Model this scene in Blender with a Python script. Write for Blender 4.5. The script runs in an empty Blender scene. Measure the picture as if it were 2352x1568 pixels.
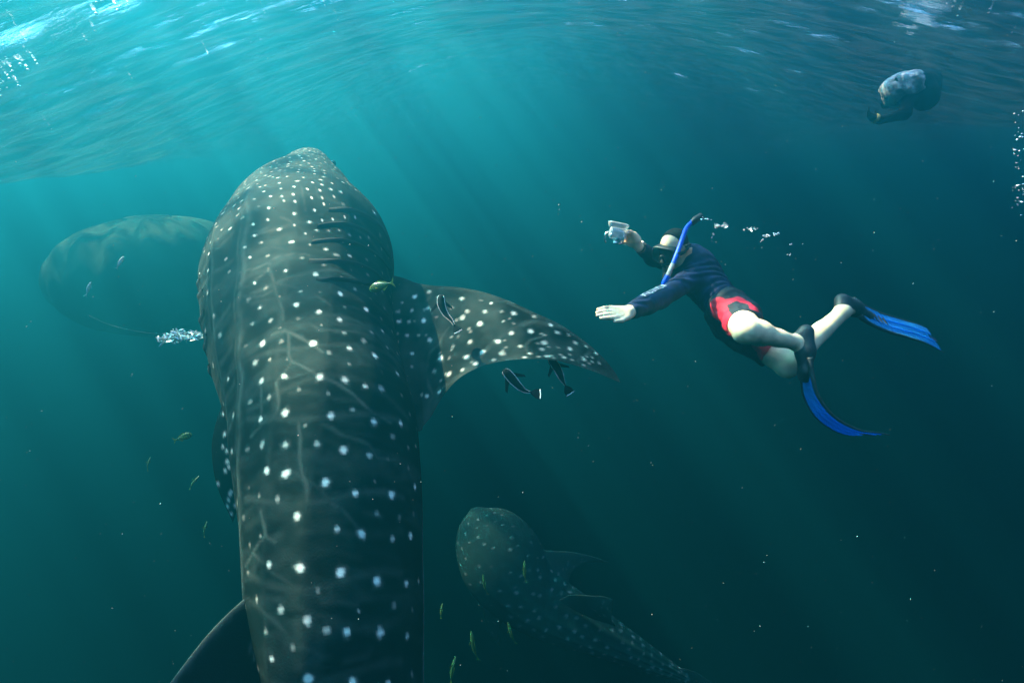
import bpy, bmesh, math, random
import numpy as np
from mathutils import Vector, Matrix
R = math.radians
SC = bpy.context.scene

# ---------------------------------------------------------------- camera
PITCH = R(15)
cam = bpy.data.cameras.new('camera'); cam.lens = 18; cam.sensor_width = 36; cam.clip_start = .02; cam.clip_end = 2000
cam_o = bpy.data.objects.new('camera', cam); SC.collection.objects.link(cam_o)
cam_o.rotation_euler = (math.pi/2-PITCH, 0, 0); SC.camera = cam_o
# ---------------------------------------------------------------- sky and sun
SUN_EL, SUN_AZ = 49, -62          # azimuth clockwise from +y, so the sun stands to the left
world = bpy.data.worlds.new('World'); SC.world = world; world.use_nodes = True
_n = world.node_tree; _b = _n.nodes['Background']; _s = _n.nodes.new('ShaderNodeTexSky')
_s.sky_type = 'NISHITA'; _s.sun_disc = False; _s.sun_elevation = R(SUN_EL); _s.sun_rotation = R(SUN_AZ); _s.ozone_density = 1.3; _s.air_density = 1.2; _s.dust_density = .3
_n.links.new(_s.outputs[0], _b.inputs[0]); _b.inputs[1].default_value = .15
sun = bpy.data.lights.new('sun', 'SUN'); sun.energy = 4.6; sun.angle = R(.5); sun.color = (1, .97, .62)
sun_o = bpy.data.objects.new('sun', sun); SC.collection.objects.link(sun_o)
SUN_DIR = Vector((math.sin(R(SUN_AZ))*math.cos(R(SUN_EL)), math.cos(R(SUN_AZ))*math.cos(R(SUN_EL)), math.sin(R(SUN_EL))))
sun_o.rotation_euler = SUN_DIR.to_track_quat('Z', 'Y').to_euler()
vs_ = SC.view_settings; vs_.view_transform = 'Standard'; vs_.look = 'None'; vs_.exposure = 3.9; vs_.gamma = 1
cy = SC.cycles; cy.use_denoising = True; cy.denoiser = 'OPENIMAGEDENOISE'; cy.use_adaptive_sampling = False
cy.max_bounces = 6; cy.diffuse_bounces = 2; cy.glossy_bounces = 3; cy.volume_bounces = 0; cy.transparent_max_bounces = 12
cy.sample_clamp_indirect = 4; cy.caustics_reflective = False; cy.caustics_refractive = False

# ---------------------------------------------------------------- helpers
RT = np.array([1, 0, 0.]); UP = np.array([0, math.sin(PITCH), math.cos(PITCH)]); FW = np.array([0, math.cos(PITCH), -math.sin(PITCH)])
def at(px, py, d):
    """point of the place at distance d in front of the viewing plane"""
    return d*(FW+(px-1176)/1176*RT+(784-py)/1176*UP)
def ats(l): return np.array([at(*p) for p in l])
def unit(v): v = np.asarray(v, float); return v/np.linalg.norm(v)

def mat(name, col=(.5, .5, .5), rough=.5, spec=.5, **kw):
    m = bpy.data.materials.new(name); m.use_nodes = True
    b = m.node_tree.nodes['Principled BSDF']
    b.inputs['Base Color'].default_value = (*col, 1); b.inputs['Roughness'].default_value = rough
    b.inputs['Specular IOR Level'].default_value = spec
    for k, v in kw.items(): b.inputs[k.replace('_', ' ')].default_value = v
    return m
def node(m, typ, **kw):
    n = m.node_tree.nodes.new(typ)
    for k, v in kw.items():
        if k in n.inputs: n.inputs[k].default_value = v
        else: setattr(n, k, v)
    return n
def wire(m, a, b): m.node_tree.links.new(a, b)
def noisy(m, scale=20, amount=.35, bump=.0, coord='Object', stretch=(1, 1, 1), detail=4, dist=.01):
    """uneven colour and fine relief on a plain material"""
    b = m.node_tree.nodes['Principled BSDF']; c = b.inputs['Base Color'].default_value[:]
    tc = node(m, 'ShaderNodeTexCoord'); mp = node(m, 'ShaderNodeMapping'); mp.inputs['Scale'].default_value = stretch
    nz = node(m, 'ShaderNodeTexNoise'); nz.inputs['Scale'].default_value = scale; nz.inputs['Detail'].default_value = detail
    wire(m, tc.outputs[coord], mp.inputs[0]); wire(m, mp.outputs[0], nz.inputs[0])
    mx = node(m, 'ShaderNodeMix', data_type='RGBA'); mx.inputs[6].default_value = (*[v*(1-amount) for v in c[:3]], 1)
    mx.inputs[7].default_value = (*[min(1, v*(1+amount)) for v in c[:3]], 1)
    mr = node(m, 'ShaderNodeMapRange'); mr.inputs[1].default_value = .35; mr.inputs[2].default_value = .65
    wire(m, nz.outputs[0], mr.inputs[0]); wire(m, mr.outputs[0], mx.inputs[0]); wire(m, mx.outputs[2], b.inputs['Base Color'])
    if bump:
        bp = node(m, 'ShaderNodeBump'); bp.inputs['Strength'].default_value = bump; bp.inputs['Distance'].default_value = dist
        wire(m, nz.outputs[0], bp.inputs['Height']); wire(m, bp.outputs[0], b.inputs['Normal'])
    return m

def link(o): SC.collection.objects.link(o); return o
def mesh(name, V, F, m=None, parent=None, smooth=True, col=None, loc=None):
    me = bpy.data.meshes.new(name)
    V = np.asarray(V, float)
    if loc is not None: V = V-np.asarray(loc)
    me.from_pydata(V.tolist(), [], F.tolist() if hasattr(F, 'tolist') else F)
    if m: me.materials.append(m)
    if smooth: me.polygons.foreach_set('use_smooth', [True]*len(me.polygons))
    if col is not None:
        a = me.color_attributes.new('pigment', 'FLOAT_COLOR', 'POINT'); a.data.foreach_set('color', np.asarray(col, np.float32).ravel())
    me.update()
    o = link(bpy.data.objects.new(name, me))
    if parent is not None: o.parent = parent
    if loc is not None and parent is None: o.location = loc
    return o
def empty(name, loc, label, cat, group=None):
    o = link(bpy.data.objects.new(name, None)); o.location = loc; o.empty_display_size = .1
    o['label'] = label; o['category'] = cat
    if group: o['group'] = group
    return o
def tag(o, label=None, cat=None, group=None, kind=None):
    for k, v in (('label', label), ('category', cat), ('group', group), ('kind', kind)):
        if v: o[k] = v
    return o
def grid_faces(n0, n1, closed=False):
    i = np.arange(n0*n1).reshape(n0, n1)
    j = np.concatenate([i, i[:, :1]], 1) if closed else i
    return np.stack([j[:-1, :-1], j[:-1, 1:], j[1:, 1:], j[1:, :-1]], -1).reshape(-1, 4)
def spline(K, n, t=None):
    """Catmull-Rom through the rows of K"""
    K = np.asarray(K, float); m = len(K)
    if t is None: t = np.linspace(0, m-1, n)
    i = np.clip(t.astype(int), 0, m-2); f = (t-i)[:, None]
    E = np.vstack([2*K[0]-K[1], K, 2*K[-1]-K[-2]])
    a, b, c, d = E[i], E[i+1], E[i+2], E[i+3]
    return .5*(2*b+(c-a)*f+(2*a-5*b+4*c-d)*f*f+(3*b-a-3*c+d)*f**3)
def tube(K, rad, ns=40, na=10, ends=True, flat=None):
    """round tube along the points K; rad a number or a list along it"""
    K = np.asarray(K, float); P = spline(K, ns); T = np.gradient(P, axis=0); T /= np.linalg.norm(T, axis=1)[:, None]+1e-9
    r = np.interp(np.linspace(0, 1, ns), np.linspace(0, 1, len(np.atleast_1d(rad))), np.atleast_1d(rad))
    ref = np.array([.31, .2, .93]); N = np.cross(T, ref); N /= np.linalg.norm(N, axis=1)[:, None]+1e-9; B = np.cross(T, N)
    a = np.linspace(0, 2*math.pi, na, endpoint=False)
    V = P[:, None]+r[:, None, None]*(np.cos(a)[None, :, None]*N[:, None]+np.sin(a)[None, :, None]*B[:, None])
    V = V.reshape(-1, 3); F = grid_faces(ns, na, True).tolist()
    if ends: F += [list(range(na))[::-1], list(range((ns-1)*na, ns*na))]
    return V, F
def join(*parts):
    V, F, o = [], [], 0
    for v, f in parts:
        V.append(np.asarray(v, float)); F += [[i+o for i in q] for q in (f.tolist() if hasattr(f, 'tolist') else f)]; o += len(v)
    return np.vstack(V), F
def seg_dist(V, P):
    """distance of every vertex to the polyline P"""
    P = np.asarray(P, float); d = np.full(len(V), 1e9)
    for a, b in zip(P[:-1], P[1:]):
        ab = b-a; t = np.clip(((V-a)@ab)/(ab@ab+1e-12), 0, 1); d = np.minimum(d, np.linalg.norm(V-a-t[:, None]*ab, axis=1))
    return d
_rs = np.random.RandomState(5)
_G = _rs.rand(32, 32, 32)
def vnoise(V, scale):
    """value noise, -1..1"""
    q = np.asarray(V)*scale; i = np.floor(q).astype(int); f = q-i; f = f*f*(3-2*f); o = 0
    for dx in (0, 1):
        for dy in (0, 1):
            for dz in (0, 1):
                w = (f[:, 0] if dx else 1-f[:, 0])*(f[:, 1] if dy else 1-f[:, 1])*(f[:, 2] if dz else 1-f[:, 2])
                o = o+w*_G[(i[:, 0]+dx) % 32, (i[:, 1]+dy) % 32, (i[:, 2]+dz) % 32]
    return o*2-1
def fbm(V, s, n=3): return sum(vnoise(V, s*2.1**k)*.5**k for k in range(n))

# ---------------------------------------------------------------- water surface, sea bed, water body
def axis(lo, hi, step, far, n=34):
    core = np.arange(lo, hi+1e-6, step); t = np.linspace(0, 1, n+1)[1:]
    return np.concatenate([(lo-(far+lo)*t**2.6-step*t*4)[::-1], core, hi+(far-hi)*t**2.6+step*t*4])
def surface_height(X, Y):
    d = X-.45; s = np.where(d < 0, 1.0, .62); t = np.clip(np.abs(d)/7.2, 0, 1)
    q = np.clip((Y-4.5)/10, 0, 1); Z = 1.85-1.75*s*t*t*(1.9-.9*t*t)+1.7*q*q*(3-2*q)*(1-.35*t)
    rng = np.random.RandomState(11)
    for lam, amp, sp in ((2.3, .014, 10), (1.5, .012, 11), (1.05, .012, 12), (.74, .014, 12), (.52, .0115, 13), (.37, .0085, 14), (.27, .0055, 16), (.19, .003, 22)):
        for q in range(4):
            th = R(90+rng.normal(0, sp)); k = 2*math.pi/(lam*rng.uniform(.85, 1.15)); ph = rng.uniform(0, 6.28, 3)
            env = .55+.45*np.sin(.37*X/lam**.5+.23*Y/lam**.5+ph[1])
            Z = Z+amp*.6*env*np.sin(k*(math.cos(th)*X+math.sin(th)*Y)+ph[0]+.7*np.sin(.8*X/lam**.5+ph[2]))
    return Z
xs, ys = axis(-9, 9, .045, 110), axis(1.2, 13, .04, 110)
X, Y = np.meshgrid(xs, ys); Z = surface_height(X, Y)
m = bpy.data.materials.new('water_surface'); m.use_nodes = True; m.node_tree.nodes.clear()
out = node(m, 'ShaderNodeOutputMaterial'); mx = node(m, 'ShaderNodeMixShader'); tr = node(m, 'ShaderNodeBsdfTransparent')
gl = node(m, 'ShaderNodeBsdfGlossy'); gl.inputs['Roughness'].default_value = .03; gl.inputs['Color'].default_value = (.96, .96, .96, 1)
lw = node(m, 'ShaderNodeLayerWeight'); lw.inputs[0].default_value = .5; cr = node(m, 'ShaderNodeValToRGB')
cr.color_ramp.elements[0].position = .28; cr.color_ramp.elements[0].color = (.04, .04, .04, 1); cr.color_ramp.elements[1].position = .45
tc = node(m, 'ShaderNodeTexCoord'); mp = node(m, 'ShaderNodeMapping'); mp.inputs['Scale'].default_value = (1.2, 4.6, 1)
nz = node(m, 'ShaderNodeTexNoise'); nz.inputs['Scale'].default_value = 2.2; nz.inputs['Detail'].default_value = 6
bp = node(m, 'ShaderNodeBump'); bp.inputs['Strength'].default_value = .5; bp.inputs['Distance'].default_value = .045
wire(m, tc.outputs['Object'], mp.inputs[0]); wire(m, mp.outputs[0], nz.inputs[0]); wire(m, nz.outputs[0], bp.inputs['Height'])
cn = node(m, 'ShaderNodeTexNoise'); cn.inputs['Scale'].default_value = 3.2; cn.inputs['Detail'].default_value = 1.0; wire(m, tc.outputs['Object'], cn.inputs[0])   # noise in the transparency stands in for waves focusing the light
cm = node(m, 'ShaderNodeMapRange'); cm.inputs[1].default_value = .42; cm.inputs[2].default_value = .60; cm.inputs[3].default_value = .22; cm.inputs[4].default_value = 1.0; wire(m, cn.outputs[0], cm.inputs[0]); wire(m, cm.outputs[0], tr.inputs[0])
wire(m, bp.outputs[0], lw.inputs['Normal']); wire(m, bp.outputs[0], gl.inputs['Normal']); wire(m, lw.outputs['Facing'], cr.inputs[0])
wire(m, cr.outputs[0], mx.inputs[0]); wire(m, tr.outputs[0], mx.inputs[1]); wire(m, gl.outputs[0], mx.inputs[2]); tl = node(m, 'ShaderNodeBsdfTranslucent'); tl.inputs[0].default_value = (.8, .82, .82, 1); wire(m, bp.outputs[0], tl.inputs['Normal']); m2 = node(m, 'ShaderNodeMixShader'); fm = node(m, 'ShaderNodeMapRange'); fm.inputs[1].default_value = .42; fm.inputs[2].default_value = .68; fm.inputs[3].default_value = .0015; fm.inputs[4].default_value = .009; wire(m, nz.outputs[0], fm.inputs[0]); wire(m, fm.outputs[0], m2.inputs[0])   # light in the wave crests put in as noise-driven translucent streaks
wire(m, mx.outputs[0], m2.inputs[1]); wire(m, tl.outputs[0], m2.inputs[2]); wire(m, m2.outputs[0], out.inputs[0])
tag(mesh('water_surface', np.stack([X, Y, Z], -1).reshape(-1, 3), grid_faces(*X.shape), m), kind='structure')
m = noisy(mat('sand', (.22, .2, .16), .9), .3)
gx = np.linspace(-118, 118, 40); X, Y = np.meshgrid(gx, gx); V = np.stack([X, Y, X*0-40], -1).reshape(-1, 3); V[:, 2] += fbm(V, .06)*1.5
tag(mesh('seabed', V, grid_faces(40, 40), m), kind='structure')
m = bpy.data.materials.new('sea_water'); m.use_nodes = True; m.node_tree.nodes.clear(); out = node(m, 'ShaderNodeOutputMaterial')
pv = node(m, 'ShaderNodeVolumePrincipled')      # green water, strongly forward scattering
pv.inputs['Color'].default_value = (.02, .60, .86, 1); pv.inputs['Density'].default_value = .16; pv.inputs['Anisotropy'].default_value = .88
pv.inputs['Absorption Color'].default_value = (0, 0, .15, 1)
wire(m, pv.outputs[0], out.inputs['Volume'])
lo, hi = (-120, -120, -43), (120, 120, 3.9)
V = [(x, y, z) for x in (lo[0], hi[0]) for y in (lo[1], hi[1]) for z in (lo[2], hi[2])]
tag(mesh('haze', V, [(0, 1, 3, 2), (4, 6, 7, 5), (0, 4, 5, 1), (2, 3, 7, 6), (0, 2, 6, 4), (1, 5, 7, 3)], m, smooth=False), kind='stuff')
BODY_SPOTS=[(10.52,-0.259,15,100),(11.09,-0.85,15,100),(11.27,-1.257,13,90),(11.37,-1.552,15,100),(10.85,-0.166,15,40),(11.42,-0.259,16,60),(11.65,-0.554,13,90),(11.89,-0.942,14,90),(11.98,-1.201,13,70),(12.07,-1.423,12,70),(12.07,-1.589,14,35),(11.56,-1.866,13,70),(10.52,-1.7,10,60),(11.93,-0.388,13,35),(11.74,-0.129,12,30),(12.26,-0.296,12,95),(12.36,-0.61,14,100),(12.59,-1.109,14,90),(12.69,-1.552,15,100),(12.59,-1.885,14,95),(12.73,-0.351,16,40),(12.92,-0.665,13,60),(13.06,-1.016,12,50),(13.21,-1.294,14,80),(13.3,-1.552,11,55),(12.88,-2.255,8,50),(13.25,-0.462,13,100),(13.44,-0.702,14,100),(13.72,-1.146,14,100),(13.96,-1.46,14,100),(14.01,-1.83,14,100),(13.77,-2.236,11,80),(14.2,-0.887,14,75),(14.52,-1.312,13,75),(14.67,-1.552,14,85),(13.82,-0.628,11,30),(14.81,-1.885,11,45),(14.76,-2.181,13,80),(14.9,-0.554,12,100),(15.09,-0.961,16,100),(15.28,-1.368,15,100),(15.51,-1.7,16,100),(15.61,-2.107,12,85),(15.61,-2.384,9,40),(15.42,-0.314,12,35),(15.66,-0.702,11,55),(15.89,-1.016,12,70),(16.03,-1.22,12,45),(16.08,-1.423,13,90),(16.17,-1.737,12,85),(16.36,-2.107,11,60),(16.22,-0.554,11,95),(16.69,-1.016,16,100),(17.02,-1.46,12,90),(17.12,-1.83,9,70),(15.89,-1.534,4,40),(7.74,-0.314,10,100),(8.21,-0.462,11,100),(7.69,-0.074,9,90),(8.21,-0.055,8,90),(8.92,-0.462,9,100),(8.87,-0.129,8,100),(9.15,-0.795,12,100),(9.72,-1.109,13,95),(9.48,-0.203,10,80),(9.91,-0.628,12,95),(10.33,-0.906,12,70),(10.05,-1.46,15,100),(10.57,-1.146,13,85),(10.05,-0.351,11,50),(9.77,-0.129,11,30),(7.46,-0.444,9,95),(7.69,-0.61,9,95),(7.41,-0.647,8,90),(7.13,-0.185,10,90),(7.41,-0.185,9,70),(7.41,-0.055,9,70),(7.93,-0.148,9,50),(7.88,0.0,8,60),(8.49,-0.85,11,80),(8.54,-1.146,10,60),(8.64,-0.979,13,35),(8.07,-1.478,8,50),(7.65,-0.739,6,80),(7.6,-0.85,6,80),(7.5,-0.979,6,80),(7.41,-1.109,6,70),(7.93,-0.702,7,60),(7.93,-0.832,7,40),(7.88,-0.942,8,35),(7.93,-1.072,9,35),(7.83,-1.22,7,35),(7.69,-1.331,7,35),(8.02,-0.591,8,50),(7.74,-0.462,9,50),(8.35,-0.665,9,30),(8.21,-1.016,7,30),(8.92,-0.869,11,20),(7.17,-0.444,8,90),(6.99,-0.425,7,90),(7.13,-0.61,6,80),(7.27,-0.739,6,80),(7.13,-0.721,6,60),(7.08,-0.85,6,50),(6.94,-0.942,7,60),(6.94,-0.702,8,80),(6.89,-0.832,7,60),(6.89,-0.573,6,80),(6.75,-0.739,6,70),(6.66,-0.869,6,60),(6.66,-0.647,7,80),(6.75,-0.444,7,80),(6.33,-0.314,7,80),(6.8,-0.203,9,90),(6.47,-0.148,8,80),(6.04,-0.111,7,70),(6.66,-0.314,7,50),(6.94,-0.314,8,40),(7.08,-0.333,7,40),(6.33,-0.573,7,70),(6.0,-0.721,6,70),(5.43,-0.758,6,60),(4.77,-0.721,6,60),(5.53,-0.554,6,70),(6.0,-0.407,7,70),(5.62,-0.24,6,60),(6.09,-0.166,6,60)]
FIN_SPOTS=[(0.219,0.124,1,16,85),(0.095,0.221,1,10,70),(0.142,0.198,1,9,40),(0.189,0.234,1,13,55),(0.284,0.198,1,12,50),(0.118,0.271,1,12,35),(0.118,0.337,1,13,90),(0.16,0.324,1,11,40),(0.26,0.297,1,15,90),(0.373,0.198,1,11,50),(0.402,0.106,1,14,55),(0.432,0.221,1,14,40),(0.42,0.284,1,14,50),(0.491,0.198,1,16,50),(0.497,0.097,1,11,80),(0.491,0.324,1,15,90),(0.574,0.124,1,14,70),(0.562,0.258,1,11,45),(0.538,0.154,1,11,25),(0.142,0.421,1,11,60),(0.225,0.407,1,11,30),(0.29,0.45,1,12,65),(0.391,0.45,1,10,45),(0.485,0.522,1,14,60),(0.101,0.478,1,9,60),(0.16,0.536,1,12,65),(0.355,0.607,1,16,85),(0.503,0.69,1,13,80),(0.598,0.522,1,14,95),(0.574,0.676,1,14,70),(0.615,0.379,1,15,70),(0.663,0.284,1,13,85),(0.686,0.089,1,12,85),(0.716,0.144,1,13,50),(0.728,0.407,1,14,50),(0.692,0.579,1,13,50),(0.751,0.55,1,13,40),(0.787,0.31,1,14,60),(0.769,0.144,1,10,40),(0.751,0.729,1,12,40),(0.669,0.742,1,18,35),(0.799,0.754,1,11,35),(0.828,0.649,1,12,45),(0.432,0.79,1,13,50),(0.32,0.69,1,13,25),(0.527,0.856,1,13,50),(0.592,0.866,1,14,70),(0.266,0.835,1,12,50),(0.379,0.885,1,15,50),(0.627,0.059,1,10,35),(0.828,0.052,1,11,50),(0.852,0.421,1,12,40),(0.148,0.621,1,7,30),(0.107,0.421,1,9,30),(0.675,0.885,1,12,35),(0.408,0.536,1,10,25),(0.32,0.271,1,10,25),(0.29,0.066,1,13,35),(0.793,0.073,1,10,35),(0.704,0.271,1,10,30)]
BODY_LINES=[([(10.47,-0.37),(10.57,-0.536),(10.85,-0.702),(11.09,-0.832),(11.37,-0.961)],5,60),([(10.61,-0.573),(11.18,-0.591),(11.37,-0.628),(11.6,-0.536),(11.7,-0.462),(12.12,-0.517),(12.26,-0.517),(12.4,-0.462),(12.36,-0.351),(12.4,-0.259),(12.45,-0.166)],5,50),([(11.37,-0.628),(11.7,-0.832),(11.89,-0.942),(12.03,-1.109),(12.22,-1.294),(12.4,-1.423),(12.55,-1.552),(12.64,-1.737)],5,60),([(11.56,-0.259),(12.12,-0.296),(12.26,-0.277)],5,40),([(12.73,-1.035),(12.78,-1.127),(12.92,-1.238),(13.02,-1.404),(13.11,-1.534),(13.35,-1.626),(13.35,-1.737)],6,35),([(12.59,-0.776),(12.92,-0.832),(13.25,-0.85),(13.54,-0.906),(13.77,-0.979),(14.01,-0.979)],6,50),([(13.44,-0.795),(13.63,-0.961),(13.87,-1.127),(14.1,-1.238),(14.2,-1.349),(14.52,-1.497)],5,30),([(13.91,-0.407),(14.15,-0.462),(14.38,-0.499),(14.52,-0.628)],6,60),([(14.38,-0.499),(14.48,-0.351),(14.57,-0.24),(14.76,-0.407),(14.9,-0.554)],6,60),([(14.57,-0.24),(14.76,-0.092)],5,50),([(15.33,-0.018),(15.56,-0.37),(15.89,-0.684),(16.08,-0.832),(16.17,-1.053),(16.27,-1.164)],7,35),([(15.04,-0.591),(15.23,-0.776),(15.47,-0.942),(15.61,-1.183),(15.8,-1.515)],6,25),([(10.76,-1.497),(10.99,-1.663),(11.18,-1.848),(11.42,-1.959)],7,30),([(10.43,-0.61),(10.57,-0.795),(10.85,-0.942),(10.85,-1.201),(10.85,-1.497)],6,35),([(14.1,-1.238),(14.15,-1.294)],6,50),([(14.29,-1.552),(14.38,-1.719)],7,35),([(13.35,-1.682),(13.35,-1.922),(13.58,-2.162)],7,30),([(11.13,-0.388),(11.51,-0.813),(11.56,-1.146)],8,20),([(12.03,-0.628),(12.12,-0.832),(12.31,-1.127),(12.36,-1.368)],7,20),([(13.16,-0.628),(13.3,-0.942),(13.49,-1.238),(13.58,-1.552)],7,15),([(14.76,-1.035),(14.9,-1.312),(15.09,-1.534)],10,15),([(15.14,-0.407),(15.33,-0.832),(15.37,-1.035)],7,15),([(16.41,-1.404),(16.41,-1.608)],10,20),([(6.8,-0.517),(7.03,-0.517),(7.22,-0.536),(7.41,-0.554)],4,40),([(6.84,-0.665),(7.03,-0.665),(7.13,-0.684)],4,30),([(7.46,-0.314),(7.6,-0.407),(7.79,-0.499),(8.02,-0.61)],5,35),([(8.45,0.018),(8.54,-0.111),(8.54,-0.222),(8.49,-0.333),(8.54,-0.462),(8.59,-0.628),(8.64,-0.684)],5,50),([(8.59,-0.277),(8.73,-0.277),(9.01,-0.333),(9.39,-0.388),(9.91,-0.48),(10.24,-0.499)],5,40),([(8.73,0.055),(8.87,-0.055),(8.82,-0.129),(8.73,-0.24),(8.59,-0.259)],5,45),([(9.15,-0.388),(9.39,-0.591),(9.67,-0.795),(10.14,-1.016)],6,35),([(10.38,-0.591),(10.52,-0.739),(10.8,-0.924),(10.9,-1.109),(10.8,-1.349)],5,30),([(10.47,-0.388),(10.52,-0.536),(10.71,-0.628),(10.9,-0.739)],4,50),([(10.43,-0.832),(10.71,-1.109),(10.66,-1.312),(10.71,-1.515),(10.8,-1.645)],7,30),([(9.44,-1.183),(9.53,-1.423),(9.67,-1.571)],7,30),([(7.55,0.018),(7.6,-0.074),(7.6,-0.185)],7,25),([(7.98,0.0),(8.07,-0.111),(8.16,-0.259),(8.35,-0.388)],6,20),([(9.01,0.0),(9.11,-0.074),(9.25,-0.24),(9.25,-0.333)],7,30),([(7.65,-0.499),(7.55,-0.573),(7.5,-0.739)],5,30)]
FIN_LINES=[([(0.302,0.04,1),(0.296,0.097,1),(0.278,0.144,1)],8,50),([(0.373,0.365,1),(0.349,0.435,1),(0.337,0.493,1),(0.29,0.536,1),(0.278,0.593,1),(0.266,0.676,1),(0.284,0.779,1),(0.314,0.846,1)],6,60),([(0.538,0.885,1),(0.592,0.911,1),(0.58,0.703,1),(0.586,0.565,1),(0.598,0.393,1),(0.615,0.258,1),(0.639,0.134,1),(0.686,0.081,1),(0.716,0.005,1)],10,50),([(0.45,0.04,1),(0.462,0.154,1),(0.438,0.21,1),(0.414,0.284,1)],6,35),([(0.462,0.144,1),(0.497,0.089,1),(0.533,0.013,1),(0.556,0.007,1)],6,50),([(0.728,0.663,1),(0.698,0.522,1),(0.692,0.421,1),(0.704,0.31,1)],5,50),([(0.858,0.579,1),(0.822,0.144,1)],7,40),([(0.26,0.96,1),(0.284,0.894,1),(0.367,0.846,1),(0.515,0.948,1),(0.604,0.965,1),(0.675,0.934,1)],11,40),([(0.231,0.005,1),(0.308,0.025,1),(0.444,0.017,1),(0.544,0.035,1),(0.698,0.03,1),(0.822,0.025,1)],7,35),([(0.136,0.187,1),(0.189,0.21,1)],7,20),([(0.178,0.297,1),(0.243,0.221,1),(0.284,0.187,1)],6,25)]
GILLS=[[(7.41,-0.776),(7.36,-0.906),(7.27,-1.109),(7.22,-1.368),(7.22,-1.552),(7.32,-1.737),(7.5,-1.83)],[(7.83,-0.684),(7.74,-0.795),(7.69,-0.942),(7.6,-1.164),(7.6,-1.386),(7.65,-1.571),(7.6,-1.756)],[(8.31,-0.665),(8.26,-0.758),(8.21,-0.942),(8.12,-1.183),(8.07,-1.423),(8.02,-1.626),(7.88,-1.811)],[(8.78,-0.684),(8.82,-0.776),(8.82,-1.016),(8.68,-1.257),(8.64,-1.46),(8.59,-1.626),(8.54,-1.756)],[(9.25,-0.795),(9.34,-0.887),(9.29,-1.035),(9.25,-1.257),(9.15,-1.441),(9.06,-1.534)]]
# ---------------------------------------------------------------- whale sharks
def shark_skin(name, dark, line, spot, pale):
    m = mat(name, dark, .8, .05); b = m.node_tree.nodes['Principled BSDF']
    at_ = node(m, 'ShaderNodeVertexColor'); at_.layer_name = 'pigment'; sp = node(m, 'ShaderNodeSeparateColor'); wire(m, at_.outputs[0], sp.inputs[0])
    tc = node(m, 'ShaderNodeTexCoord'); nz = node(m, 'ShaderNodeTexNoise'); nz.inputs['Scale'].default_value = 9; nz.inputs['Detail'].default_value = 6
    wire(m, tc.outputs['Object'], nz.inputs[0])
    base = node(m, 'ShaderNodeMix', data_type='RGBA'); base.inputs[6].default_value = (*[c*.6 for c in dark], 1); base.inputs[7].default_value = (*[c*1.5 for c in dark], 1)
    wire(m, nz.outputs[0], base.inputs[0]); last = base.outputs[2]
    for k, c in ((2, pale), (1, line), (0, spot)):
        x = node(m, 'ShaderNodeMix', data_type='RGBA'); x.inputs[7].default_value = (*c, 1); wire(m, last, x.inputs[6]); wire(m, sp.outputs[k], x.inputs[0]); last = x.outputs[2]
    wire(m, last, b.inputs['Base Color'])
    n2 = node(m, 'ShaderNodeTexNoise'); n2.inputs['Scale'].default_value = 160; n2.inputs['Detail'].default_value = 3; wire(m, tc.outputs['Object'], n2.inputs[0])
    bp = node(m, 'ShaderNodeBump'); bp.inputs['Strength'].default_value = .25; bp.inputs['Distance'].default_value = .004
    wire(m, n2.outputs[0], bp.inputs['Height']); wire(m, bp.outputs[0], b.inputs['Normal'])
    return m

class Loft:
    """a body along stations (x,y,z, dorsal xyz, half width, dorsal half height, ventral half height)"""
    def __init__(s, st, ns, na, ridge=.02, dens=None):
        st = np.asarray(st, float); s.st = st; m = len(st)
        t = np.linspace(0, 1, ns); t = t if dens is None else np.interp(t, dens[0], dens[1])
        s.t = t*(m-1); s.na = na; s.ns = ns; s.ridge = ridge
        s.a = np.linspace(-math.pi, math.pi, na, endpoint=False)
        tt, aa = np.meshgrid(s.t, s.a, indexing='ij'); s.T = tt.ravel(); s.A = aa.ravel()
        s.V = s.eval(s.T, s.A); s.F = grid_faces(ns, na, True)[:, ::-1]
    def frame(s, t):
        K = spline(s.st, 0, t); dt = .05
        T = spline(s.st[:, :3], 0, np.clip(t+dt, 0, len(s.st)-1))-spline(s.st[:, :3], 0, np.clip(t-dt, 0, len(s.st)-1)); T /= np.linalg.norm(T, axis=1)[:, None]
        D = K[:, 3:6]-np.sum(K[:, 3:6]*T, 1)[:, None]*T; D /= np.linalg.norm(D, axis=1)[:, None]
        return K, T, D, np.cross(D, T)*-1      # last: right side (T points to the tail)
    def eval(s, t, a, lift=0):
        t = np.asarray(t, float); a = np.asarray(a, float)
        K, T, D, S = s.frame(t); u = t/(len(s.st)-1)
        ca, sa = np.cos(a), np.sin(a); e = .92
        cx = np.sign(sa)*np.abs(sa)**e; cz = np.sign(ca)*np.abs(ca)**e
        W = np.maximum(K[:, 6], 0); H = np.where(ca > 0, K[:, 7], K[:, 8]); H = np.maximum(H, 0)
        rid = 0
        for a0, am, wd in ((0, 1.4, .12), (R(24), .8, .07), (R(-26), .4, .12), (R(50), .7, .07), (R(-56), .5, .12), (R(82), .4, .08), (R(-88), .35, .12)):
            rid = rid+am*np.exp(-((a-a0)/wd)**2)
        env = np.clip((u-.16)/.14, 0, 1)*np.clip((1-u)/.2, 0, 1)*s.ridge
        r = 1+rid*env/np.maximum(W, .05)+lift/np.maximum(W, .05)
        return K[:, :3]+(W*cx*r)[:, None]*S+(H*cz*r)[:, None]*D

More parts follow.
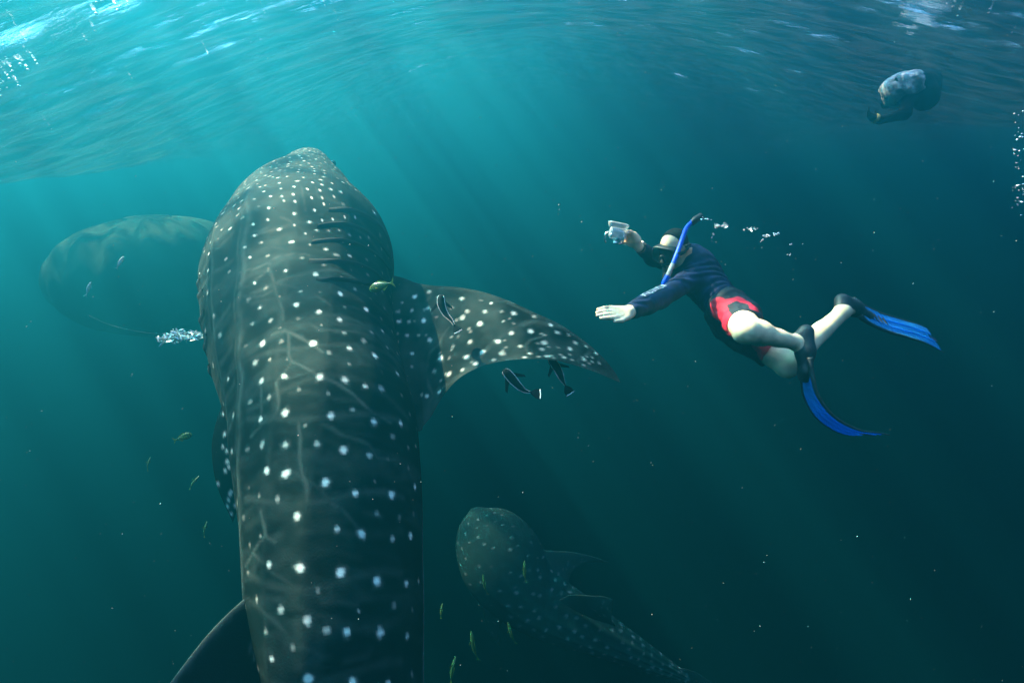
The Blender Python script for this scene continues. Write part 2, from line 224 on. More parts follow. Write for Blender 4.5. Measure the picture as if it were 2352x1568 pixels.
class Fin:
    """a fin between a leading and a trailing edge"""
    def __init__(s, LE, TE, thick, flare=.05, nt=90, nc=70, camber=.0, flip=False, fl=.07):
        s.LE, s.TE = np.asarray(LE, float), np.asarray(TE, float); s.th, s.fl, s.cb, s.flip, s.fw = thick, flare, camber, flip, fl
        t = np.linspace(0, 1, nt); c = .5-.5*np.cos(np.linspace(0, math.pi, nc)); cc = np.concatenate([c, c[-2:0:-1]]); sd = np.concatenate([np.ones(nc), -np.ones(nc-2)])
        s.Tt = np.repeat(t, len(cc)); s.C = np.tile(cc, nt); s.S = np.tile(sd, nt)
        s.V = s.eval(s.Tt, s.C, s.S); s.F = grid_faces(nt, len(cc), True); s.F = s.F[:, ::-1] if flip else s.F
    def eval(s, t, c, side=1):
        t = np.asarray(t, float); c = np.asarray(c, float); side = np.asarray(side, float)*np.ones(len(t))
        nl, n2 = len(s.LE)-1, len(s.TE)-1
        L = spline(s.LE, 0, t*nl); E = spline(s.TE, 0, t*n2); d = .01
        mid = lambda q: (spline(s.LE, 0, np.clip(q, 0, 1)*nl)+spline(s.TE, 0, np.clip(q, 0, 1)*n2))*.5
        sp = mid(t+d)-mid(t-d); ch = E-L; N = np.cross(sp, ch); N /= np.linalg.norm(N, axis=1)[:, None]+1e-9
        prof = (.2969*np.sqrt(np.maximum(c, 0))-.126*c-.3516*c**2+.2843*c**3-.1036*c**4)*5*.9+.012*np.sin(math.pi*c)
        T = s.th*(1-t)**.85+.004+s.fl*np.exp(-t/s.fw)
        return L+c[:, None]*ch+N*((prof*T*side*.5+s.cb*np.sin(math.pi*c)*(1-t*.5)*np.linalg.norm(ch, axis=1))*(-1 if s.flip else 1))[:, None]

def paint(V, spots, lines, seed=0):
    """pigment channels: spots (x,y,z,r,strength), lines (polyline, width, strength)"""
    n = len(V); sp = np.zeros(n); ln = np.zeros(n)
    w1 = fbm(V+seed, 48, 2); w2 = fbm(V+7+seed, 14, 3); w3 = fbm(V+3, 90, 1)
    for x, y, z, r, k in spots:
        r = r*.88
        i = np.where(np.abs(V[:, 0]-x) < 2.6*r)[0]; i = i[np.abs(V[i, 1]-y) < 2.6*r]; d = V[i]-np.array((x, y, z)); q = np.einsum('ij,ij->i', d, d); k_ = q < (2.6*r)**2; i = i[k_]; q = q[k_]
        if len(i) == 0: continue
        e = np.sqrt(q)/r*(1+.34*w1[i])
        core = np.clip((1.2-e)/.75, 0, 1); core = core*core*(3-2*core)
        sp[i] = np.maximum(sp[i], k*core*(.93+.1*w3[i]))
        ln[i] = np.maximum(ln[i], .45*min(1, k+.1)*np.clip((1.9-e)/1.0, 0, 1))
    for P, wd, k in lines:
        wd = wd*1.2; k = k*.7
        i = np.where(np.all((V > P.min(0)-wd*3) & (V < P.max(0)+wd*3), axis=1))[0]
        d = seg_dist(V[i], P)/wd*(1+.35*w1[i])
        ln[i] = np.maximum(ln[i], k*np.exp(-(d*.9)**2)*np.clip(.85+.5*w2[i], 0, 1))
    return np.clip(sp, 0, 1), np.clip(ln, 0, 1)

# the near shark: stations from the snout to the tail
HD = (-.36, -.505, .785)
NEAR = [(-1.785, 4.548, 0.362, -0.360, -0.505, 0.785, 0.000, 0.000, 0.000), (-1.775, 4.530, 0.335, -0.360, -0.505, 0.785, 0.146, 0.088, 0.074),
        (-1.725, 4.420, 0.285, -0.360, -0.505, 0.785, 0.213, 0.139, 0.115), (-1.630, 4.160, 0.185, -0.360, -0.505, 0.785, 0.273, 0.187, 0.169),
        (-1.557, 3.790, 0.025, -0.360, -0.505, 0.785, 0.405, 0.291, 0.280), (-1.450, 3.472, -0.130, -0.360, -0.505, 0.785, 0.473, 0.348, 0.339),
        (-1.332, 3.188, -0.250, -0.360, -0.505, 0.785, 0.524, 0.392, 0.388), (-1.198, 2.906, -0.360, -0.360, -0.518, 0.776, 0.533, 0.404, 0.413),
        (-1.103, 2.638, -0.509, -0.375, -0.552, 0.745, 0.482, 0.383, 0.404), (-1.003, 2.407, -0.636, -0.444, -0.600, 0.665, 0.434, 0.365, 0.387),
        (-0.915, 2.245, -0.739, -0.527, -0.630, 0.570, 0.404, 0.353, 0.370), (-0.833, 2.097, -0.830, -0.598, -0.635, 0.489, 0.378, 0.344, 0.353),
        (-0.764, 1.956, -0.929, -0.652, -0.617, 0.440, 0.364, 0.347, 0.351), (-0.709, 1.811, -1.047, -0.740, -0.570, 0.359, 0.338, 0.329, 0.338),
        (-0.668, 1.688, -1.159, -0.795, -0.536, 0.284, 0.316, 0.309, 0.324), (-0.637, 1.585, -1.270, -0.830, -0.508, 0.232, 0.298, 0.293, 0.307),
        (-0.607, 1.478, -1.398, -0.837, -0.503, 0.215, 0.281, 0.276, 0.294), (-0.577, 1.365, -1.553, -0.840, -0.480, 0.240, 0.260, 0.256, 0.276),
        (-0.504, 1.080, -1.780, -0.800, -0.440, 0.410, 0.219, 0.219, 0.246), (-0.374, 0.600, -2.080, -0.700, -0.400, 0.600, 0.166, 0.175, 0.193),
        (-0.194, -0.050, -2.360, -0.550, -0.300, 0.770, 0.114, 0.122, 0.132), (0.006, -0.850, -2.550, -0.400, -0.150, 0.900, 0.074, 0.079, 0.079),
        (0.166, -1.600, -2.600, -0.250, 0.000, 0.970, 0.053, 0.066, 0.066), (0.276, -2.050, -2.580, -0.150, 0.000, 0.980, 0.017, 0.044, 0.044)]
body = Loft(NEAR, 560, 340, .011, ([0, .1, .72, 1], [0, .07, .78, 1]))
pec_r = Fin(ats([(800, 600, 2.84), (872, 625, 2.81), (925, 638, 2.78), (957, 650, 2.74), (997, 656, 2.71), (1054, 660, 2.68), (1111, 671, 2.65), (1169, 691, 2.61), (1226, 717, 2.58), (1283, 743, 2.55), (1341, 782, 2.52), (1384, 820, 2.48), (1412, 854, 2.45), (1426, 879, 2.42)]),
            ats([(850, 955, 2.34), (925, 985, 2.28), (964, 990, 2.27), (974, 976, 2.28), (990, 957, 2.30), (1003, 934, 2.31), (1020, 906, 2.32), (1048, 874, 2.34), (1083, 851, 2.35), (1126, 835, 2.37), (1190, 825, 2.38), (1270, 827, 2.39), (1350, 848, 2.41), (1426, 879, 2.42)]), .085, .03, 170, 110, -.03, True, .06)
pec_l = Fin(ats([(620, 780, 2.95), (560, 840, 2.92), (515, 920, 2.86), (491, 990, 2.80), (487, 1050, 2.76), (500, 1120, 2.74), (535, 1200, 2.74)]),
            ats([(700, 960, 2.75), (650, 1000, 2.72), (600, 1040, 2.70), (575, 1080, 2.70), (560, 1120, 2.70), (548, 1160, 2.72), (535, 1200, 2.74)]), .07, .06, 70, 50, 0, False)
def scatter(loft, ex, n, trange, arange, space, seed, rad):
    """more spots in the (t,a) field, kept apart from the ones in ex"""
    rng = np.random.RandomState(seed); P = [np.array(e[:3]) for e in ex]; res = []
    T = rng.uniform(*trange, n); A = rng.uniform(*arange, n); Q = loft.eval(T, A)
    for t, p in zip(T, Q):
        if P and np.min(np.linalg.norm(np.array(P)-p, axis=1)) < space(t): continue
        P.append(p); res.append((*p, rad(t)*rng.uniform(.7, 1.25), rng.uniform(.25, .8)))
    return res
def param_spots(surf, L):
    L = np.array(L, float); n = L.shape[1]-2; P = surf.eval(*[L[:, k] for k in range(n)])
    return [(*p, e[-2]/1000, e[-1]/100) for p, e in zip(P, L)]
def param_lines(surf, L):
    res = []
    for pts, wd, k in L:
        q = np.array(pts, float); i = np.linspace(0, len(q)-1, len(q)*4); q = np.stack([np.interp(i, range(len(q)), q[:, c]) for c in range(q.shape[1])], 1)
        if q.shape[1] == 3: q[:, 2] = np.sign(q[:, 2]+.01)
        res.append((surf.eval(*q.T), wd/1000, k/100))
    return res
skin_near = shark_skin('whale_shark_skin', (.0022, .0078, .0074), (.105, .125, .105), (.84, .80, .66), (.35, .37, .35))
shark = empty('whale_shark', NEAR[7][:3], 'huge spotted whale shark rising past the camera, nearest and largest animal', 'whale shark')
def local(V): return V-np.array(shark.location)
spots = param_spots(body, BODY_SPOTS); lines = param_lines(body, BODY_LINES)
head = scatter(body, spots, 5200, (1.2, 7.2), (-2.4, 2.2), lambda t: np.interp(t, [1, 3, 5, 7.2], [.033, .042, .056, .08]), 2, lambda t: np.interp(t, [1, 4, 7], [.0075, .0085, .010]))
flank = scatter(body, spots+head, 900, (7.0, 20.5), (.12, 2.3), lambda t: np.interp(t, [7, 10, 20], [.10, .13, .16]), 4, lambda t: np.interp(t, [7, 12, 20], [.012, .015, .018]))
flank += scatter(body, spots+flank, 500, (17.2, 20.5), (-2.2, .1), lambda t: .16, 9, lambda t: .017)
flank += [(x, y, z, r, k*.38) for x, y, z, r, k in scatter(body, spots+head+flank, 2600, (6.6, 18), (-2.3, -.05), lambda t: .075, 15, lambda t: .0095)]      # dim small spots between the bright ones
for k, t0 in enumerate(np.arange(7.2, 20, .62)):     # pale bars between the rows on the far flank
    aa = np.linspace(.15, 1.7, 14); lines.append((body.eval(t0+.18*np.sin(aa*3+k*1.7), aa), .012, .34))
for k, t0 in enumerate(np.arange(7.0, 18, .47)):     # pale bars slanting back across the near flank
    aa = np.linspace(-.12, -2.0, 18); lines.append((body.eval(t0+.16*np.sin(aa*3.1+k*2.1)-.30*aa, aa), .010, .20+.16*math.sin(k*1.9)))
for a0, w_, k in ((.0, .012, .55), (.06, .006, .4), (R(25), .010, .5), (R(33), .006, .3), (R(50), .010, .42), (R(62), .006, .25), (R(-27), .010, .16), (R(-58), .010, .14)):   # pale lines along the ridges
    tt_ = np.linspace(5.2, 16.5, 60); lines.append((body.eval(tt_, a0+.015*np.sin(tt_*5+a0*9)), w_, k))
sp, ln = paint(body.V, spots+head+flank, lines)
smear = fbm(np.stack([body.T*2.6+.5*body.A, body.A*1.1, body.A*0], 1), 1.0, 3)      # soft pale bars and smudges across the back
ln = np.maximum(ln, np.clip((smear-.05)*.4, 0, .17)*np.clip((body.T-5)/2, 0, 1)*(.6+.4*fbm(body.V, 30, 2)))
ln = np.maximum(ln, np.clip((7.5-body.T)/5, 0, 1)*.30*(.8+.5*fbm(body.V, 20, 2)))
belly = np.clip((np.abs(body.A)-2.55)/.4, 0, 1)
# the whole animal in one mesh: trunk, right and left pectoral fin, dorsal fin, tail
K, T_, D_, S_ = body.frame(np.array([15.35, 18.2, 22.3])); base = body.eval(np.array([15.25, 18.4]), np.zeros(2))
DN = np.array([-.279, -.762, .585]); b0, b1 = base; t0 = T_[0]
lead = lambda h, k=.875: b0+DN*h+t0*h*k
tip = lead(.56, .95)
dorsal = Fin([b0-D_[0]*.10-t0*.03, b0-D_[0]*.03, lead(.12, .78), lead(.28, .83), lead(.42, .88), tip],
             [b1-D_[1]*.1, b1, b1+DN*.06-T_[1]*.05, b1+DN*.16-T_[1]*.08, b1+DN*.34-T_[1]*.0, tip], .06, .03, 70, 44, 0, False, .10)
tb = K[2, :3]; te = tb+T_[2]*.12
caud_u = Fin([tb-T_[2]*.1, tb+D_[2]*.3+T_[2]*.18, tb+D_[2]*.62+T_[2]*.42], [te+T_[2]*.1, tb+D_[2]*.25+T_[2]*.36, tb+D_[2]*.62+T_[2]*.42], .05, .02, 30, 20)
caud_d = Fin([tb-T_[2]*.1, tb-D_[2]*.18+T_[2]*.12, tb-D_[2]*.34+T_[2]*.28], [te+T_[2]*.1, tb-D_[2]*.15+T_[2]*.27, tb-D_[2]*.34+T_[2]*.28], .05, .02, 30, 20)
q = np.random.RandomState(21).uniform(0, 1, (44, 2)); extra = [(*p, .0085, .22) for p in pec_r.eval(.16+.8*q[:, 0], .06+.86*q[:, 1], 1)]+[(*p, .010, .5) for p in pec_r.eval(.16+.8*q[::2, 0], .06+.86*q[::2, 1], -1)]
f_sp, f_ln = paint(pec_r.V, param_spots(pec_r, FIN_SPOTS)+extra, param_lines(pec_r, FIN_LINES), 3)
f_ln = np.maximum(f_ln, .10+.16*fbm(pec_r.V, 11, 3)); f_ln = np.clip(f_ln, 0, 1)  # pale mottle, with haze and sun on the fin put into the pigment
rng = np.random.RandomState(8); q = rng.uniform(0, 1, (26, 2)); l_sp, l_ln = paint(pec_l.V, [(*p, .012, .8) for s_ in (1, -1) for p in pec_l.eval(.2+.75*q[:, 0], .1+.8*q[:, 1], s_)], [], 5)
q = rng.uniform(0, 1, (14, 2)); d_sp, d_ln = paint(dorsal.V, [(*p, .012, .35) for s_ in (1, -1) for p in dorsal.eval(.2+.75*q[:, 0], .15+.7*q[:, 1], s_)], [(dorsal.eval(np.linspace(.12, 1, 30), np.full(30, .0)), .010, .75)], 5)
VV, FF = join((body.V, body.F), (pec_r.V, pec_r.F), (pec_l.V, pec_l.F), (dorsal.V, dorsal.F), (caud_u.V, caud_u.F), (caud_d.V, caud_d.F))
nz_ = len(caud_u.V)+len(caud_d.V)
col = np.ones((len(VV), 4)); col[:, 0] = np.concatenate([sp*(1-belly), f_sp, l_sp, d_sp, np.zeros(nz_)]); col[:, 1] = np.concatenate([ln, f_ln, l_ln, d_ln, np.zeros(nz_)])
col[:, 2] = np.concatenate([belly, np.zeros(len(VV)-len(belly))])
mesh('body', local(VV), FF, skin_near, shark, col=col)
# gill slits: raised dark strips, the shade of the clefts put into their colour
m_gill = mat('cleft_shade', (.006, .009, .009), .7, .2)
for g in GILLS+[[(t_, -a_) for t_, a_ in g] for g in GILLS]:
    q = np.array(g, float); i = np.linspace(0, len(q)-1, 50); i_ = range(len(q)); t_ = np.interp(i, i_, q[:, 0]); a_ = np.interp(i, i_, q[:, 1])
    t_ = np.convolve(np.pad(t_, 4, 'edge'), np.ones(9)/9, 'valid'); a_ = np.convolve(np.pad(a_, 4, 'edge'), np.ones(9)/9, 'valid')
    w_ = .046*np.sin(np.linspace(.15, 1, 50)**.6*math.pi)+.010
    rows = [body.eval(t_-w_, a_, .001), body.eval(t_-w_*.4, a_, .011), body.eval(t_+w_*.3, a_, .006), body.eval(t_+w_, a_, .001)]
    mesh('gill_slit', local(np.stack(rows, 1).reshape(-1, 3)), grid_faces(50, 4), m_gill, shark)
m_eye = mat('shark_eye', (.01, .01, .01), .1)
for s_ in (-1, 1):
    p = body.eval(np.array([2.9]), np.array([s_*1.65]), .004)[0]; bm = bmesh.new(); bmesh.ops.create_uvsphere(bm, u_segments=14, v_segments=10, radius=.022, matrix=Matrix.Translation(local(p)))
    me = bpy.data.meshes.new('eye'); bm.to_mesh(me); bm.free(); me.materials.append(m_eye); o = link(bpy.data.objects.new('eye', me)); o.parent = shark
aa = np.linspace(-1.45, 1.45, 40); rr = [body.eval(np.full(40, 1.25+.15*k), math.pi+aa*.85, .004) for k in range(2)]
mesh('mouth', local(np.stack(rr, 1).reshape(-1, 3)), grid_faces(40, 2), m_gill, shark)

# the far shark, seen from above in the deep water
def px2(cx, cy): return 1010.6+cx*.2865, 1133+cy*.2865
FARL = [(250, 118, 6.64, 0), (268, 150, 6.64, 70), (300, 215, 6.62, 160), (350, 300, 6.60, 228), (430, 420, 6.56, 275), (510, 540, 6.52, 290), (600, 655, 6.49, 280), (700, 770, 6.47, 250), (810, 860, 6.47, 225),
        (950, 945, 6.47, 200), (1100, 1020, 6.47, 178), (1260, 1105, 6.47, 150), (1420, 1190, 6.49, 125), (1580, 1275, 6.52, 100), (1740, 1360, 6.56, 75), (1880, 1430, 6.60, 48), (1990, 1490, 6.64, 30), (2060, 1540, 6.68, 16)]
st = []
CP = np.array([at(*px2(x, y), z) for x, y, z, w in FARL]); TT = np.gradient(CP, axis=0)
for c, t, (x, y, z, w) in zip(CP, TT, FARL):
    t = unit(t); up_ = unit(unit(-c)*.92+np.array([.35, 0, .25])); d = unit(up_-np.dot(up_, t)*t); r = w*.2865*z/1176
    r *= 1.2; st.append((*c, *d, r, r*.52, r*.6))
far = Loft(st, 200, 96, .02)
F3 = lambda l, z: ats([(*px2(x, y), z) for x, y in l])
def finz(l, z0, z1): return ats([(*px2(x, y), z*.83) for (x, y), z in zip(l, np.linspace(z0, z1, len(l)))])
f_r = Fin(finz([(640, 380), (760, 430), (850, 452), (950, 460), (1080, 470), (1240, 508), (1365, 552)], 7.85, 8.3), finz([(820, 800), (960, 800), (1030, 770), (1033, 680), (1090, 592), (1190, 552), (1365, 552)], 7.8, 8.3), .12, .1, 50, 30)
f_l = Fin(finz([(480, 720), (400, 740), (352, 790), (345, 900), (358, 1010), (395, 1120), (482, 1222)], 7.85, 8.2), finz([(760, 900), (700, 950), (640, 962), (560, 985), (500, 1030), (466, 1120), (482, 1222)], 7.8, 8.2), .12, .1, 50, 30)
f_d = Fin(finz([(960, 850), (1040, 812), (1120, 812), (1220, 818), (1310, 822), (1392, 850)], 7.6, 7.35), finz([(1240, 1010), (1340, 1040), (1405, 1062), (1375, 1010), (1380, 960), (1392, 850)], 7.65, 7.35), .08, .03, 40, 26)
f_t = Fin(finz([(1700, 1330), (1850, 1385), (1980, 1405), (2090, 1450), (2190, 1525)], 7.9, 8.1), finz([(1760, 1430), (1870, 1480), (1990, 1530), (2080, 1540), (2190, 1525)], 7.9, 8.1), .06, .03, 30, 20)
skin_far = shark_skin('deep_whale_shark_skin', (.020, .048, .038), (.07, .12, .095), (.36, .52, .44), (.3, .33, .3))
shark = empty('whale_shark', st[6][:3], 'smaller dim whale shark swimming deep below the snorkeler, seen from above', 'whale shark')
sp_ = scatter(far, [], 2000, (1.6, 6.2), (-1.5, 1.5), lambda t: np.interp(t, [2.5, 6.2], [.10, .13]), 3, lambda t: np.interp(t, [2, 6], [.014, .018]))
for k, t0 in enumerate(np.arange(6.4, 16, .55)):
    for j, a0 in enumerate(np.arange(-1.2, 1.25, .4)+(.2 if k % 2 else 0)):
        if (k*7+j*5) % 6: sp_.append((*far.eval(np.array([t0+.1*math.sin(k*9+j*4)]), np.array([a0+.06*math.sin(k*3+j*7)]))[0], .024, .55+.4*((k*3+j*5) % 3)/2))
V_, F_ = join((far.V, far.F), (f_r.V, f_r.F), (f_l.V, f_l.F), (f_d.V, f_d.F), (f_t.V, f_t.F))
rng = np.random.RandomState(6)
for f in (f_r, f_l, f_d):
    q = rng.uniform(0, 1, (12, 2)); sp_ += [(*p, .017, .6) for s_ in (1, -1) for p in f.eval(.25+.6*q[:, 0], .15+.7*q[:, 1], s_)]
s1, l1 = paint(V_, sp_, []); col = np.ones((len(V_), 4)); col[:, 0] = s1; col[:, 1] = l1*.5; col[len(far.V):, 1] = np.maximum(col[len(far.V):, 1], .55); col[:, 2] = 0  # fins get paler pigment in place of the light they miss
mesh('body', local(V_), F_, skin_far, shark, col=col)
RED=[([[-0.128,-0.09,0.075],[-0.126,-0.113,0.042],[-0.15,-0.24,0.025],[-0.142,-0.284,0.008],[-0.126,-0.29,-0.014]],0.052),([[-0.124,-0.092,0.08],[-0.075,-0.121,0.108],[-0.031,-0.128,0.124],[-0.008,-0.177,0.111],[-0.018,-0.296,0.104],[-0.007,-0.297,0.099]],0.022),([[0.086,-0.203,-0.126],[0.109,-0.223,-0.147],[0.125,-0.209,-0.18]],0.044)]
# ---------------------------------------------------------------- people: bodies grown as one smooth surface from joints
class Field:
    def __init__(s, lo, hi, h):
        s.lo = np.array(lo, float); s.h = h; s.n = np.ceil((np.array(hi)-s.lo)/h).astype(int)+1; s.d = np.full(s.n, 1.0, np.float32)
    def _box(s, lo, hi, pad):
        a = np.clip(np.floor((np.array(lo)-pad-s.lo)/s.h).astype(int), 0, s.n-1); b = np.clip(np.ceil((np.array(hi)+pad-s.lo)/s.h).astype(int)+1, 1, s.n)
        ax = [s.lo[k]+s.h*np.arange(a[k], b[k]) for k in range(3)]
        return tuple(slice(a[k], b[k]) for k in range(3)), np.stack(np.meshgrid(*ax, indexing='ij'), -1).astype(np.float32)
    def _add(s, sl, v, k):
        o = s.d[sl]; hh = np.maximum(k-np.abs(o-v), 0)/max(k, 1e-6); s.d[sl] = np.minimum(o, v)-hh*hh*k*.25
    def cone(s, a, b, ra, rb, k=.03, flat=None):
        """a limb segment; flat=(axis, factor) squashes it along that axis"""
        a, b = np.array(a, np.float32), np.array(b, np.float32); r = max(ra, rb)
        sl, P = s._box(np.minimum(a, b), np.maximum(a, b), r*1.3+k+3*s.h)
        ab = b-a; t = np.clip(((P-a)@ab)/(ab@ab+1e-9), 0, 1); q = P-a-t[..., None]*ab
        if flat is not None:
            u = np.array(unit(flat[0]), np.float32); c = q@u; q = q+(c*(1/flat[1]-1))[..., None]*u
        s._add(sl, np.linalg.norm(q, axis=-1)-(ra+(rb-ra)*t), k)
    def ell(s, c, axes, rad, k=.03):
        c = np.array(c, np.float32); A = np.array(axes, np.float32); rad = np.array(rad, np.float32); sl, P = s._box(c, c, rad.max()+k+3*s.h)
        q = ((P-c)@A.T)/rad; l = np.linalg.norm(q, axis=-1); g = np.linalg.norm(q/rad, axis=-1)+1e-6
        s._add(sl, l*(l-1)/g, k)
    def cut(s, p, n):
        """keep what lies on the -n side of the plane"""
        n = unit(n); ax = [s.lo[k]+s.h*np.arange(s.n[k]) for k in range(3)]
        v = (ax[0]-p[0])[:, None, None]*n[0]+(ax[1]-p[1])[None, :, None]*n[1]+(ax[2]-p[2])[None, None, :]*n[2]
        s.d = np.maximum(s.d, v.astype(np.float32))
    def limit(s, c, r):
        ax = [s.lo[k]+s.h*np.arange(s.n[k]) for k in range(3)]
        return (ax[0]-c[0])[:, None, None]**2+(ax[1]-c[1])[None, :, None]**2+(ax[2]-c[2])[None, None, :]**2 < r*r
    def mesh(s):
        """surface nets"""
        d = s.d; neg = d < 0; n0, n1, n2 = d.shape
        c = np.zeros((n0-1, n1-1, n2-1), np.uint8)
        for i in (0, 1):
            for j in (0, 1):
                for k in (0, 1): c += neg[i:n0-1+i, j:n1-1+j, k:n2-1+k]
        act = (c > 0) & (c < 8); I = np.argwhere(act); idx = np.full(act.shape, -1); idx[act] = np.arange(len(I))
        S = np.zeros((len(I), 3)); W = np.zeros(len(I))
        cor = [(i, j, k) for i in (0, 1) for j in (0, 1) for k in (0, 1)]; val = {q: d[I[:, 0]+q[0], I[:, 1]+q[1], I[:, 2]+q[2]] for q in cor}
        for q in cor:
            for ax in range(3):
                if q[ax] == 0:
                    r = tuple(1 if a == ax else q[a] for a in range(3)); u, v = val[q], val[r]; m_ = (u < 0) != (v < 0)
                    t = np.where(m_, u/(u-v+1e-12), 0); p = np.tile(np.array(q, float), (len(I), 1)); p[:, ax] += t; S += p*m_[:, None]; W += m_
        V = s.lo+(I+S/W[:, None])*s.h; F = []
        for ax in range(3):
            b, cc = [(1, 2), (2, 0), (0, 1)][ax]
            A = np.take(neg, range(d.shape[ax]-1), ax); B = np.take(neg, range(1, d.shape[ax]), ax)
            for sg, M in ((0, A & ~B), (1, ~A & B)):
                E = np.argwhere(M); E = E[(E[:, b] > 0) & (E[:, cc] > 0) & (E[:, b] < d.shape[b]-1) & (E[:, cc] < d.shape[cc]-1)]
                def cell(db, dc): q = E.copy(); q[:, b] -= db; q[:, cc] -= dc; return idx[q[:, 0], q[:, 1], q[:, 2]]
                f = np.stack([cell(1, 1), cell(0, 1), cell(0, 0), cell(1, 0)], 1); F.append(f if sg == 0 else f[:, ::-1])
        F = np.vstack(F); F = F[(F >= 0).all(1)]
        for _ in range(2):       # relax the steps of the grid
            acc = np.zeros_like(V); cnt = np.zeros(len(V))
            for k in range(4): np.add.at(acc, F[:, k], V[F[:, (k+1) % 4]]+V[F[:, (k+3) % 4]]); np.add.at(cnt, F[:, k], 2)
            V = V*.5+acc/np.maximum(cnt, 1)[:, None]*.5
        return V, F

# joints of the snorkeler
J = dict(head=at(1545, 573, 3.2), neck=at(1582, 610, 3.26), shL=at(1588, 640, 3.13), shR=at(1560, 612, 3.46), elL=at(1515, 686, 2.87), wrL=at(1446, 716, 2.61), elR=at(1500, 592, 3.36), wrR=at(1467, 566, 3.20),
         chest=at(1606, 634, 3.28), belly=at(1645, 682, 3.16), pel=at(1682, 724, 3.04), hipA=at(1704, 730, 2.93), hipB=at(1678, 748, 3.10), knA=at(1712, 760, 2.60), anA=at(1828, 786, 2.73), knB=at(1806, 838, 2.86), anB=at(1934, 716, 2.92))
h_f = unit(-.72*RT-.46*UP-.54*FW); h_u = unit(-.10*RT+.86*UP-.50*FW); h_u = unit(h_u-np.dot(h_u, h_f)*h_f); h_l = np.cross(h_u, h_f)
HX = np.array([h_f, h_l, h_u])
def hp(f, l, u): return J['head']+f*h_f+l*h_l+u*h_u       # a point of the head, in its own axes
t_ax = unit(J['pel']-J['chest']); t_lr = unit(J['shL']-J['shR']); t_lr = unit(t_lr-np.dot(t_lr, t_ax)*t_ax); t_bk = np.cross(t_ax, t_lr)
if np.dot(t_bk, UP) < 0: t_bk = -t_bk
lo = np.min(np.array(list(J.values())), 0)-.32; hi = np.max(np.array(list(J.values())), 0)+.32
HS = .0055
def torso(F, g=0):
    F.ell(J['chest']+t_lr*.0, np.array([t_ax, t_lr, t_bk]), (.20+g, .175+g, .118+g), .05)
    F.cone(J['shL']-t_lr*.03, J['shR']+t_lr*.03, .075+g, .075+g, .06)
    F.ell(J['chest']+t_bk*.03-t_ax*.06, np.array([t_ax, t_lr, t_bk]), (.15+g, .17+g, .10+g), .05)
    F.ell(J['belly'], np.array([t_ax, t_lr, t_bk]), (.20+g, .142+g, .105+g), .06)
    F.ell(J['pel'], np.array([t_ax, t_lr, t_bk]), (.145+g, .155+g, .118+g), .06)
def arms(F, g=0):
    F.cone(J['shL'], J['elL'], .060+g, .045+g, .04); F.cone(J['elL'], J['elL']*.55+J['wrL']*.45, .045+g, .046+g, .03); F.cone(J['elL']*.55+J['wrL']*.45, J['wrL'], .046+g, .031+g, .03)
    F.cone(J['shR'], J['elR'], .058+g, .043+g, .04); F.cone(J['elR'], J['wrR'], .044+g, .029+g, .03)
def thighs(F, g=0, e=0):
    for s_, r0 in (('A', .088), ('B', .088)):
        h_, k_ = J['hip'+s_], J['kn'+s_]; F.cone(h_, h_*.5+k_*.5, r0+g, .076+g+e*.5, .05); F.cone(h_*.5+k_*.5, k_, .076+g+e*.5, .060+g+e, .03)
# --- the body
F = Field(lo, hi, HS); torso(F); arms(F); thighs(F)
F.cone(J['neck']+t_ax*.05, hp(-.035, 0, -.05), .058, .055, .04)
F.ell(hp(-.012, 0, .03), HX, (.098, .076, .092), .03); F.ell(hp(.032, 0, -.035), HX, (.062, .060, .075), .03); F.cone(hp(.05, 0, -.085), hp(.062, 0, -.095), .03, .026, .03)
F.cone(hp(.088, 0, .01), hp(.112, 0, -.03), .010, .016, .015); F.cone(hp(.092, .014, -.068), hp(.092, -.014, -.068), .010, .010, .012)
for s_ in (-1, 1):
    ea = unit(h_f*.75-h_l*s_*.66); F.ell(hp(-.034, s_*.088, -.016), np.array([ea, np.cross(h_u, ea), h_u]), (.024, .010, .036), .006); F.cone(hp(-.050, s_*.100, .010), hp(-.044, s_*.096, -.034), .0065, .006, .004)
for s_ in 'AB':
    k_, a_ = J['kn'+s_], J['an'+s_]; ax_ = unit(a_-k_); th_ = unit(J['hip'+s_]-k_); bk = unit(th_-np.dot(th_, ax_)*ax_)   # calf side
    F.ell(k_-bk*.008-th_*.01, np.array([ax_, bk, np.cross(ax_, bk)]), (.064, .056, .055), .03)
    F.cone(k_, k_*.68+a_*.32+bk*.022, .054, .063, .03); F.cone(k_*.68+a_*.32+bk*.022, k_*.35+a_*.65+bk*.006, .063, .045, .03); F.cone(k_*.35+a_*.65+bk*.006, a_, .045, .034, .02)
    F.cone(k_*.95+a_*.05-bk*.02, a_-bk*.01, .034, .026, .03)
foot_A = [at(1851, 762, 2.73), at(1848, 858, 2.70)]; foot_B = [at(1934, 690, 2.95), at(1990, 726, 3.10)]
for (hl, toe), an in ((foot_A, J['anA']), (foot_B, J['anB'])):
    F.cone(an, hl, .032, .028, .02); F.cone(an, hl*.55+toe*.45, .036, .034, .03); F.cone(hl*.55+toe*.45, toe, .036, .026, .03); F.cone(hl, hl*.5+toe*.5, .034, .032, .03)
